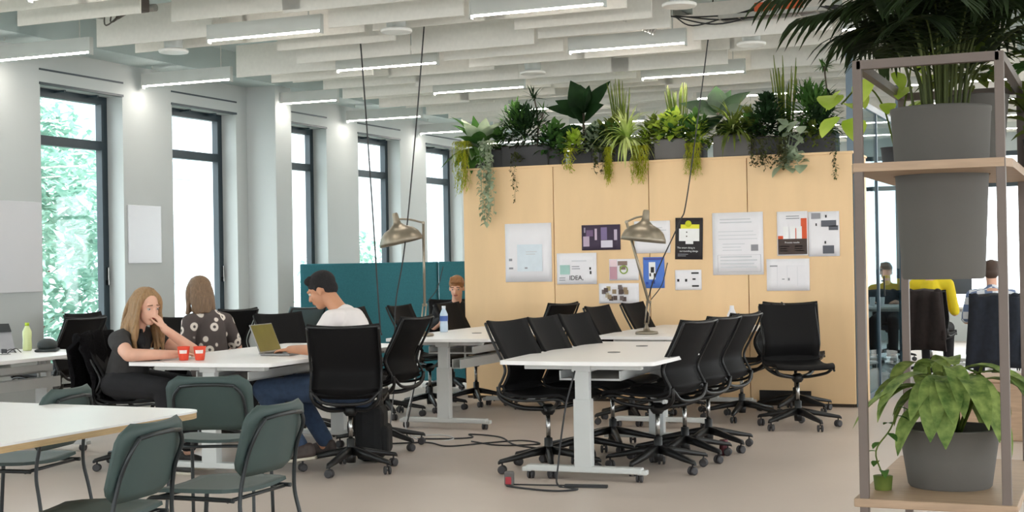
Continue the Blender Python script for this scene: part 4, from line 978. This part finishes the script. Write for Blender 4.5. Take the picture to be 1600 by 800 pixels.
def trail(p, x, y, z0, z1, n, wdt, m, ls=.03, lw=.02, name='trailing_stems', dens=16, depth=.03):
    """strings of small leaves hanging from z0 to z1"""
    b = MB()
    for k in range(n):
        xx = x+random.uniform(-wdt, wdt); yy = y + random.uniform(-depth, depth*.3); zb = z1 + random.uniform(0, .35)*(z0-z1); pts = [(xx, y+.12, z0-.02), (xx, yy, z0+.02)]
        q = 5
        for i in range(1, q+1): pts.append((xx+random.uniform(-.018, .018), yy-random.uniform(0, .02), z0-(z0-zb)*i/q))
        c = bez(pts, 5); b.tube(c, .0018, 4)
        for i in range(dens):
            pt = c[min(len(c)-1, int(4+(len(c)-4)*i/dens))]; leaf(b, pt, rdir(-60, 20, 150, 390), ls*random.uniform(.6, 1.2), lw, .6, seg=2, shape='oval')
    return b.build(name, m, p, fixn=False)
YF = WY-.035-YP   # hanging plane in front of the board, local y
random.seed(31)
p = plant('calathea', X(752), YP, ZL, 'pale broad-leaved plant at the left end of the plywood wall top'); potbox(p, .26, .22, .15, m_planter)
rosette(p, (0, 0, .15), 9, .34, .14, m_pale, (10, 70), 1.3, 'oval', name='leaves'); rosette(p, (0, 0, .15), 26, .36, .12, m_mid, (0, 80), 1.3, 'oval', name='green_leaves')
trail(p, -.05, YF, .2, -.22, 26, .07, m_yel, .035, .006, 'hanging_fringe', 30)
p = plant('string_plant', X(785), YP, ZL, 'silvery trailing plant hanging far down the first panel'); potbox(p, .12, .2, .15, m_planter)
trail(p, 0, YF, .19, -.48, 15, .05, m_pale, .05, .038, dens=16); bush(p, (0, 0, .2), (.08, .08, .12), 60, m_mid, .07, .04)
p = plant('fern', X(832), YP, ZL, 'dense dark fern in a long charcoal box near the left end'); potbox(p, .42, .24, .17, m_planter)
bush(p, (-.04, 0, .24), (.24, .13, .24), 620, m_dark, .075, .022); bush(p, (-.12, 0, .3), (.14, .1, .22), 240, m_mid, .07, .02, 'light_fronds')
p = plant('dracaena', X(842), YP+.05, ZL+.18, 'upright plant with star-shaped leaf tufts rising from the fern'); b = MB(); b.tube(bez([(0, 0, 0), (.01, 0, .25), (-.02, 0, .42)], 5), .007, 6); b.tube([(.01, 0, .15), (.06, 0, .3)], .005, 6); b.build('stem', m_bark, p)
rosette(p, (-.02, 0, .42), 22, .12, .016, m_dark, (-10, 80), .4, 'lance', 3); rosette(p, (.06, 0, .3), 18, .11, .016, m_mid, (-10, 80), .4, 'lance', 3, 'lower_tuft'); rosette(p, (.01, 0, .2), 20, .12, .018, m_mid, (-10, 60), .4, 'lance', 3, 'side_tuft')
p = plant('hanging_vine', X(824), YP, ZL, 'thin brown vine hanging down the first panel by its right edge'); bush(p, (0, YF+.08, .06), (.06, .05, .06), 30, m_vine, .04, .025)
trail(p, .0, YF, .1, -.40, 2, .02, m_vine, .035, .022, dens=22)
p = plant('rubber_plant', X(912), YP+.05, ZL, 'big dark paddle-leaved plant on the second panel'); potbox(p, .2, .2, .16, m_planter)
b = MB(); b.tube([(0, 0, .15), (.0, 0, .42)], .012, 6); b.build('stem', m_bark, p)
b = MB()
for (az, el, L, wd, dr, z) in ((175, 25, .36, .10, .5, .40), (10, 50, .34, .12, .15, .42), (120, 62, .26, .15, .15, .44), (250, 60, .30, .19, .25, .42), (-60, 48, .30, .16, .5, .40), (200, -5, .30, .12, .6, .30), (-20, 0, .26, .12, .5, .28), (160, 10, .2, .11, .5, .22), (-70, 10, .24, .14, .6, .25), (-35, 30, .3, .15, .5, .36), (215, 40, .28, .15, .5, .38), (60, 75, .24, .14, .2, .42), (-100, 35, .24, .15, .6, .34), (140, -10, .22, .14, .6, .22), (30, -5, .22, .14, .6, .2)):
    a, e_ = R(az), R(el); leaf(b, (0, 0, z), (math.cos(a)*math.cos(e_), math.sin(a)*math.cos(e_), math.sin(e_)), L, wd*1.1, dr*.7, .1, 8, 'oval', face=(.25*math.cos(a*3), -.75, .6))
b.build('leaves', m_dark, p, fixn=False)
p = plant('lime_bush', X(906), YP-.12, ZL, 'small lime-green bushy plant in front of the paddle-leaved one'); bush(p, (0, 0, .13), (.10, .06, .13), 170, m_lime, .045, .03); bush(p, (-.12, 0, .1), (.08, .06, .12), 120, m_mid, .045, .03, 'darker_leaves'); trail(p, 0, YF+.12, .1, -.1, 7, .05, m_yel, .03, .012)
p = plant('ivy', X(938), YP-.1, ZL, 'grey-green variegated ivy spilling over the second panel'); bush(p, (0, 0, .15), (.13, .08, .16), 300, m_pale, .04, .034, shape='heart'); bush(p, (.02, 0, .13), (.14, .09, .16), 260, m_dark, .045, .035, 'dark_leaves', shape='heart'); trail(p, .05, YF+.1, .1, -.12, 4, .1, m_vine, .035, .028)
def reeds(px, n, h, label, sp=.09):
    p = plant('reed_plant', X(px), YP+.1, ZL, label); potbox(p, .2, .16, .14, m_planterL); b = MB()
    for k in range(n):
        x0, y0 = random.uniform(-sp*.5, sp*.5), random.uniform(-.05, .05); x1, y1 = x0*2.4, y0*2; hh = h*random.uniform(.55, 1)
        b.tube(bez([(x0, y0, .13), ((x0+x1)/2, y0, .13+hh*.5), (x1, y1, .13+hh*.95)], 4), [.0045]*4+[.005]*3+[.0045, .002], 5)
    b.build('reeds', m_reed, p, fixn=False)
reeds(970, 26, .60, 'tall thin reeds behind the bright spider plant'); reeds(1058, 26, .53, 'tall thin reeds left of the dark star-leaved plant'); reeds(1222, 34, .70, 'tallest reed clump near the right end of the plywood wall')
p = plant('spider_plant', X(990), YP-.06, ZL, 'bright arching spider plant over the middle panel joint'); potbox(p, .22, .18, .14, m_planter); rosette(p, (0, -.08, .17), 110, .33, .024, leafmat('leaf_striped', (150, 180, 70), (226, 232, 160)), (10, 85), 2.2)
p = plant('spider_plant', X(1150), YP-.04, ZL, 'green spider plant in a grey box right of the dark star-leaved plant'); potbox(p, .3, .2, .17, m_planterL); rosette(p, (0, -.05, .17), 90, .32, .02, m_olive, (15, 85), 1.8); rosette(p, (0, 0, .17), 30, .26, .016, m_lime, (15, 85), 1.8, name='bright_leaves')
for px, z1, lb, wd_ in ((968, -.22, 'yellow-green fringe hanging left of the middle joint', .03), (1016, -.22, 'yellow-green fringe hanging over the middle joint', .08), (1097, -.18, 'yellow-green fringe hanging right of the middle joint', .07)):
    p = plant('hanging_fern', X(px), YP, ZL, lb); trail(p, 0, YF, .12, z1, 26, wd_, m_yel, .04, .007, dens=30); bush(p, (0, -.1, .12), (wd_*1.1, .08, .14), 160, m_lime, .05, .012)
p = plant('pothos', X(1058), YP-.1, ZL, 'lime pothos with heart leaves in a grey box'); potbox(p, .26, .16, .16, m_planterL); bush(p, (0, -.02, .2), (.13, .1, .16), 110, m_lime, .075, .06, shape='heart'); bush(p, (0, 0, .18), (.14, .1, .18), 120, m_mid, .06, .04, 'dark_leaves')
p = plant('fiddle_fig', X(1122), YP+.06, ZL, 'dark plant with star-like broad leaves over the third panel'); b = MB(); b.tube([(0, 0, 0), (.0, 0, .36)], .013, 6); b.build('stem', m_bark, p); b = MB()
for (az, el, L, wd, dr, z) in ((110, 60, .25, .15, .1, .37), (180, 22, .32, .12, .25, .36), (5, 34, .30, .11, .2, .36), (-20, 10, .29, .12, .35, .35), (260, 10, .24, .16, .6, .34), (60, 55, .24, .12, .3, .36), (-80, -10, .22, .16, .7, .34), (200, -20, .24, .15, .6, .30), (-40, -25, .22, .13, .5, .28)):
    a, e_ = R(az), R(el); leaf(b, (0, 0, z), (math.cos(a)*math.cos(e_), math.sin(a)*math.cos(e_), math.sin(e_)), L, wd*1.1, dr*.7, .1, 8, 'oval', face=(.25*math.cos(a*3), -.75, .6))
b.build('leaves', m_dark, p, fixn=False)
p = plant('dark_bush', X(1202), YP-.05, ZL, 'very dark bushy plant spilling over left of the tallest reeds'); potbox(p, .2, .2, .14, m_planter); bush(p, (0, -.04, .2), (.15, .13, .26), 700, m_dark, .05, .03); trail(p, .05, YF+.03, .1, -.12, 14, .13, m_vine, .035, .028)
p = plant('satin_pothos', X(1243), YP-.08, ZL, 'silver round-leaved pothos hanging over the fourth panel'); b = MB()
for k in range(20): leaf(b, (random.uniform(-.1, .12), random.uniform(-.2, -.1), random.uniform(-.12, .28)), rdir(-50, 10, 200, 340), random.uniform(.09, .13), random.uniform(.08, .11), .5, .1, 5, 'heart')
for k in range(6): b.tube(bez([(random.uniform(-.03, .03), 0, .1), (random.uniform(-.08, .1), -.14, .15), (random.uniform(-.08, .1), -.2, -.1)], 4), .003, 4)
b.build('leaves', m_pale, p, fixn=False); bush(p, (0, -.17, -.08), (.09, .02, .1), 60, m_pale, .06, .045, 'hanging_leaves', shape='heart')
p = plant('fern', X(1262), YP-.02, ZL, 'mid-green feathery fern at the right end of the plywood wall'); potbox(p, .4, .2, .16, m_planter); bush(p, (0, 0, .26), (.2, .13, .26), 640, m_mid, .08, .02); bush(p, (.08, -.05, .18), (.17, .12, .22), 360, m_dark, .05, .03, 'dark_leaves'); bush(p, (.02, -.1, .08), (.2, .08, .14), 240, m_olive, .045, .02, 'front_leaves')
p = plant('dracaena', X(1282), YP+.06, ZL, 'star-tufted plant rising above the right-end fern'); b = MB(); b.tube(bez([(0, 0, 0), (.01, 0, .4), (-.01, 0, .66)], 5), .007, 6); b.build('stem', m_bark, p); rosette(p, (-.01, 0, .66), 24, .10, .018, m_mid, (-20, 80), .4, 'lance', 3); rosette(p, (.02, 0, .45), 20, .12, .018, m_dark, (-20, 60), .4, 'lance', 3, 'lower_tuft')
p = plant('hanging_vine', X(1303), YP, ZL, 'thin dark vine hanging at the right end of the plywood wall'); trail(p, 0, YF, .1, -.30, 2, .02, m_vine, .04, .026, dens=22)

random.seed(77)
for px, m1, m2, lb, zz in ((872, m_mid, m_dark, 'mid-green leafy plant between the charcoal box and the paddle-leaved plant', .0), (1028, m_olive, m_lime, 'olive leafy plant between the spider plant and the left grey box', 0), (1090, m_mid, m_lime, 'leafy green plant under the left leaves of the star-leaved plant', 0), (1172, m_olive, m_mid, 'olive leafy plant just left of the very dark bush', 0), (958, m_olive, m_mid, 'olive leafy plant left of the bright spider plant', 0)):
    p = plant('leafy_plant', X(px), YP-.02, ZL, lb); potbox(p, .16, .16, .13, m_planter)
    bush(p, (0, -.02, .17), (.13, .11, .17), 170, m1, .07, .04); bush(p, (.02, -.05, .14), (.13, .1, .15), 90, m2, .06, .035, 'other_leaves')

# ---------------------------------------------------------------- shelf with pots
sf = empty('plant_shelf', (-.60, 5.55, 0), 0, 'tall taupe metal plant shelf with plywood boards at the right', 'shelf')
x0, x1, y0, y1, zt, zs, zb = -.232, .238, -.55, .55, 2.01, 1.637, .50
q = .0155
for (x, y) in ((x0, y0), (x1, y0), (x0, y1), (x1, y1)):
    b = MB().bx(x-q, x+q, y-q, y+q, 0, zt+q, bev=.003); b.build('post', m_post, sf)
b = MB()
for z in (zt, ):
    b.bx(x0, x1, y0-q, y0+q, z-q, z+q); b.bx(x0, x1, y1-q, y1+q, z-q, z+q); b.bx(x0-q, x0+q, y0, y1, z-q, z+q); b.bx(x1-q, x1+q, y0, y1, z-q, z+q)
b.build('top_rail', m_post, sf)
# middle board with a round hole that holds the tall pot
cy = -.14; rh = .172
def holed(z0_, z1_):
    b = MB(); N = 48; a = []; o = []
    for k in range(N):
        t = 2*math.pi*k/N; c, s = math.cos(t), math.sin(t); a.append((c*rh, cy+s*rh)); xx0, xx1, yy0, yy1 = x0-.035, x1+.035, y0-.02, y1+.02
        u = min([(xx1/c if c > 1e-6 else (xx0/c if c < -1e-6 else 1e9)), ((yy1-cy)/s if s > 1e-6 else ((yy0-cy)/s if s < -1e-6 else 1e9))]); o.append((c*u, cy+s*u))
    for z, fl in ((z0_, 1), (z1_, 0)):
        va = [b.bm.verts.new((x, y, z)) for x, y in a]; vo = [b.bm.verts.new((x, y, z)) for x, y in o]
        for k in range(N): b.bm.faces.new((va[k], vo[k], vo[(k+1) % N], va[(k+1) % N]))
        if fl: A = (va, vo)
        else:
            for k in range(N): b.bm.faces.new((A[1][k], A[1][(k+1) % N], vo[(k+1) % N], vo[k])); b.bm.faces.new((A[0][k], va[k], va[(k+1) % N], A[0][(k+1) % N]))
    return b
holed(zs, zs+.03).build('middle_board', m_shelf, sf)
b = MB().bx(x0-.035, x1+.035, y0-.02, y1+.02, zb-.03, zb, bev=.004); b.build('bottom_board', m_shelf, sf)
# tall pot through the board
def potlathe(rt, rb, h, th=.012): return [(rb*.96, 0), (rb, .008), (rb+(rt-rb)*.5, h*.5), (rt, h*.97), (rt+.003, h*.98), (rt+.003, h), (rt-th, h), (rt-th, h-.05), (0, h-.05)]
p = plant('potted_palm', -.60, 5.41, 1.255, 'dark palm in a tall tapered grey pot held by the shelf'); b = MB().lathe(potlathe(.178, .148, .63), n=40, caps=False); b.face([(.142*math.cos(2*math.pi*k/20), .142*math.sin(2*math.pi*k/20), .001) for k in range(20)]); b.build('pot', m_pot, p)
b = MB().lathe([(.163, .57), (.163, .59), (.05, .6), (.0, .6)], n=24, caps=False); b.build('soil', m_soil, p)
m_palm = leafmat('palm_leaf', (26, 36, 22), (54, 70, 36)); random.seed(8)
b = MB(); st = MB()
for k in range(38):
    a = 2*math.pi*k/38*2.4 + random.uniform(-.2, .2); r0 = random.uniform(.02, .09); d = Vector((math.cos(a), math.sin(a), 0)); H = random.uniform(.28, .62); out = random.uniform(.16, .52)
    base = Vector((d.x*r0, d.y*r0, .58)); pts = bez([base, base+d*out*.12+Vector((0, 0, H*.55)), base+d*out*.5+Vector((0, 0, H)), base+d*out+Vector((0, 0, H*.96))], 8)
    st.tube(pts, [.006-.004*i/(len(pts)-1) for i in range(len(pts))], 5)
    w = Vector((-d.y, d.x, 0))
    for i in range(9, len(pts)):
        tt = (pts[i]-pts[i-1]).normalized()
        for s in (-1, 1):
            leaf(b, pts[i], (w*s*.9 + tt*.75 + Vector((0, 0, .1))), random.uniform(.15, .25), .025, 1.0, .1, 4, 'strap')
st.build('stems', leafmat('palm_stem', (84, 92, 50)), p, fixn=False); b.build('fronds', m_palm, p, fixn=False)
# second pot behind
p = plant('tall_planter', -.52, 5.86, 1.669, 'second grey pot with sparse leaves just behind the palm on the middle board'); b = MB().lathe(potlathe(.13, .105, .30), n=32, caps=False); b.build('pot', m_pot, p); bush(p, (0, 0, .4), (.16, .14, .2), 120, m_olive, .1, .05)
# lime vine
random.seed(17)
p = plant('lime_vine', -.84, 5.95, 1.669, 'lime-leaved climbing vine at the left corner of the shelf top'); b = MB(); b.lathe(potlathe(.06, .05, .12), n=20, caps=False); b.build('pot', m_planter, p); b = MB()
st = MB(); st.tube(bez([(0, 0, .1), (-.05, 0, .3), (-.12, -.05, .38), (-.2, -.1, .30)], 5), .004, 5); st.tube(bez([(0, 0, .1), (.05, 0, .35), (.1, -.1, .55)], 5), .004, 5); st.build('stem', m_olive, p)
for (x, y, z, L) in ((-.24, -.1, .34, .13), (-.22, -.12, .25, .12), (-.15, -.12, .24, .12), (-.1, -.1, .4, .12), (.0, -.12, .5, .12), (.06, -.12, .24, .12), (.14, -.1, .3, .12), (.18, -.1, .5, .12), (.2, -.1, .6, .11), (.04, -.12, .62, .11), (-.20, -.1, .36, .11), (-.17, -.12, .30, .10), (-.13, -.08, .36, .09), (.05, -.05, .36, .10), (.1, -.05, .3, .09), (.02, -.1, .42, .09), (.12, -.1, .48, .09), (.15, -.08, .4, .09), (.08, -.1, .55, .08), (-.02, -.05, .3, .08)):
    leaf(b, (x, y, z), (random.uniform(-.5, .5), random.uniform(-.6, -.2), random.uniform(-.9, -.1)), L, L*.85, .3, .08, 6, 'heart')
b.build('leaves', m_lime, p, fixn=False)
p = plant('trailing_ivy', -.28, 6.0, 1.669, 'green ivy hanging at the right edge of the shelf'); b = MB(); b.lathe(potlathe(.07, .06, .13), n=20, caps=False); b.build('pot', m_planter, p); bush(p, (0.02, -.02, .18), (.12, .1, .16), 60, m_olive, .1, .08, shape='heart'); bush(p, (.03, -.1, .42), (.16, .1, .2), 60, m_mid, .1, .06, 'upper_leaves')
b = MB()
for k in range(22): leaf(b, (.1+random.uniform(-.04, .05), -.1+random.uniform(-.06, .04), random.uniform(-.05, .2)), rdir(-70, 0), .08, .06, .4, .1, 4, 'heart')
b.build('hanging_leaves', m_olive, p, fixn=False)
# dieffenbachia in lower pot
random.seed(14)
p = plant('dieffenbachia', -.585, 5.36, zb, 'broad light-green plant in a grey pot on the bottom shelf board'); b = MB().lathe(potlathe(.178, .148, .215), n=40, caps=False); b.build('pot', m_pot, p); b = MB().lathe([(.163, .165), (.163, .18), (0, .185)], n=24, caps=False); b.build('soil', m_soil, p)
m_dief = leafmat('dieffenbachia_leaf', (72, 100, 44), (150, 168, 92), scale=26); b = MB(); st = MB()
for k in range(30):
    a = 2*math.pi*k/30*3.2+random.uniform(-.2, .2); d = Vector((math.cos(a), math.sin(a), 0)); H = random.uniform(.1, .26); o_ = random.uniform(.03, .12)
    base = Vector((random.uniform(-.04, .04), random.uniform(-.04, .04), .18)); tip = base+d*o_+Vector((0, 0, H)); st.tube([base, tip], .006, 5)
    leaf(b, tip, d+Vector((0, 0, random.uniform(.1, .9))), random.uniform(.22, .36), random.uniform(.075, .105), random.uniform(1.4, 3.2), .12, 9, 'lance')
for (dx, dy, L, wd, dr) in ((-.1, -.9, .34, .105, 2.8), (.06, -.9, .36, .11, 3.0), (.55, -.7, .36, .09, 2.6), (-.7, -.5, .30, .09, 2.4), (.8, -.3, .34, .06, 1.4)):
    leaf(b, (dx*.08, dy*.08, .40), (dx, dy, .45), L, wd, dr, .12, 10, 'lance')
st.build('stems', m_olive, p, fixn=False); b.build('leaves', m_dief, p, fixn=False)
p = plant('small_vine', -.80, 5.2, zb, 'small light-green sprig left of the lower grey pot'); b = MB(); st = MB(); st.lathe([(.03, 0), (.035, .05), (.0, .05)], n=14, caps=False); pts = bez([(0, 0, .05), (-.02, -.02, .14), (.03, 0, .22), (.06, 0, .3)], 5); st.tube(pts, .003, 5)
for q_ in pts[3::2]: leaf(b, q_, rdir(-20, 30), .07, .03, .8, .1, 4)
leaf(b, (0, 0, .06), (.1, -.4, .4), .1, .035, 1.5); st.build('stem', m_olive, p); b.build('leaves', m_mid, p, fixn=False)
# terracotta and dark bottles on middle board back corner
b = MB().lathe([(.03, 0), (.035, .03), (.028, .16), (.02, .2), (.0, .2)], n=20, caps=False); o = b.build('vase', mat('terracotta', (176, 118, 74), .7)); o.location = (-.775, 5.98, 1.669); tag(o, 'terracotta vase at the back left of the middle shelf board', 'vase')

# ---------------------------------------------------------------- glazed room and office beyond (right)
gl = MB(); gl.bx(-2.205, -2.193, 12.84, 15.85, .05, 2.75); g1 = gl.build('glass_partition', m_glassd); struct(g1)
b = MB(); b.bx(-2.23, -2.17, 12.78, 12.84, 0, ZC); b.bx(-2.23, -2.17, 15.83, 15.93, 0, ZC); b.bx(-2.22, -2.18, 12.84, 15.85, 0, .05); b.bx(-2.22, -2.18, 12.84, 15.85, 2.75, 2.81); b.bx(-2.215, -2.185, 14.2, 14.24, 0, 2.75)
b.build('frame', mat('steel_blue_frame', (96, 112, 124), .4, .3), g1)
b = MB(); b.box((-2.16, 14.35, 1.05), (.015, .015, .2), bev=.004); b.box((-2.175, 14.35, 1.1), (.03, .012, .012)); b.build('handle', m_blackp, g1)
desk(-3.1, 17.7, 1.6, 1.0, 0, 'white table inside the glazed room', grom=False)
desk(-1.45, 17.6, 1.5, 1.0, 0, 'white desk with monitors in the far right office', grom=False)
sitter(-2.76, 18.55, R(-90), 'grey-haired person in dark top facing us through the glass partition', mat('slate_top', (54, 66, 76), .9), mat('grey_hair', (96, 90, 88), .7))
def tagchair(x, y, a, lb):
    c = copy_tree(chair0); c.location = (x, y, 0); c.rotation_euler = (0, 0, R(a)); tag(c, lb, 'chair', 'black office chairs'); return c
tagchair(-2.76, 18.62, -90, 'black chair behind the glass partition')
m_plaid = mat('plaid_shirt', (176, 186, 204), .9, var=.3, scale=30)
nt = m_plaid.node_tree; ck = nt.nodes.new('ShaderNodeTexChecker'); ck.inputs['Scale'].default_value = 14; ck.inputs[1].default_value = srgb((110, 128, 164)); ck.inputs[2].default_value = srgb((222, 226, 234))
tc = nt.nodes.new('ShaderNodeTexCoord'); nt.links.new(tc.outputs['Object'], ck.inputs[0]); nt.links.new(ck.outputs[0], nt.nodes['Principled BSDF'].inputs['Base Color'])
sitter(-1.16, 14.55, R(97), 'person in a pale plaid shirt sitting with back to us at the far right', m_plaid, mat('dkbrown_hair', (70, 52, 42), .6), hz=.02)
tagchair(-1.14, 14.42, 97, 'black chair under the person in the plaid shirt')
tagchair(-1.93, 16.1, 85, 'black chair with a brown coat and yellow top near the glass post')
def coat(x, y, rz, w, z0, z1, m, label):
    t = empty('coat', (x, y, 0), rz, label, 'coat'); b = MB(); rows = []
    for i in range(13):
        s = i/12
        if s < .72: z = z0+(z1-z0)*s/.72; xx = -.39+.13*(z1-z)
        else: z = z1-(s-.72)*.9; xx = -.30+.1*(z1-z)
        rows.append([Vector((xx+.018*math.sin(j*1.7+i*.4), (-w/2+w*j/10)*(1-.25*(z-z0)/(z1-z0)), z-.02*abs(j-5)/5)) for j in range(11)])
    b.grid(rows, .02); b.build('cloth', m, t)
    b = MB()
    for s_ in (-1, 1): capsule(b, (-.33, s_*w*.32, z1-.06), (-.30, s_*w*.42, z0+.12), .05, .035)
    b.build('sleeve', m, t)
coat(-1.14, 14.42, R(97), .56, .28, .99, mat('navy_coat', (22, 28, 40), .9, var=.3, scale=20), 'navy jacket draped on the chair of the person in plaid')
coat(-1.93, 16.1, R(85), .46, .33, 1.0, mat('brown_coat', (40, 30, 28), .9, var=.2, scale=20), 'dark brown coat over the chair beside the glass post')
sitter(-1.95, 16.4, R(88), 'person in a yellow top beyond the dark brown coat', mat('yellow_top', (224, 200, 40), .9), m_hairb, hz=.1)
for k, (x, y, w_, lb) in enumerate(((-1.86, 17.4, .5, 'larger dark monitor on the far right desk'), (-2.05, 17.75, .42, 'smaller dark monitor left on the far right desk'))):
    t = empty('monitor', (x, y, .742), R(6), lb, 'monitor'); b = MB().bx(-w_/2, w_/2, -.015, .015, .14, .45, bev=.006); b.build('screen', mat('screen_dark', (60, 66, 72), .25), t)
    b = MB().lathe([(.1, 0), (.1, .008), (.02, .012), (.015, .2)], n=20); b.build('stand', m_blackp, t)
for k, (x, y) in enumerate(((-2.66, 17.45), (-2.78, 17.5))):
    b = MB().lathe([(.028, 0), (.036, .11), (.034, .11), (.026, .005)], n=18, caps=False); o = b.build('white_cup', m_paper); o.location = (x, y, .742); tag(o, ('right', 'left')[k]+' one of two white cups on the table behind the glass', 'cup')
t = empty('storage_bench', (-.95, 10.9, 0), 0, 'tan wooden storage box on the floor behind the shelf', 'box'); b = MB().bx(-.22, .45, -.2, .3, 0, .42, bev=.01); b.build('box_body', m_shelf, t); b = MB().bx(-.24, .47, -.22, .32, .42, .45, bev=.006); b.build('lid', m_shelf, t)
t = empty('cabinet', (.5, 18.5, 0), 0, 'light office cabinet far behind on the right', 'cabinet'); b = MB().bx(-.8, .8, -.2, .2, 0, 1.1, bev=.01); b.build('body', m_white, t)
for s in (-1, 1): b = MB().bx(-.77*(s < 0)+.02*(s > 0), -.02*(s < 0)+.77*(s > 0), -.22, -.2, .06, 1.04, bev=.004); b.build('door', m_white, t)
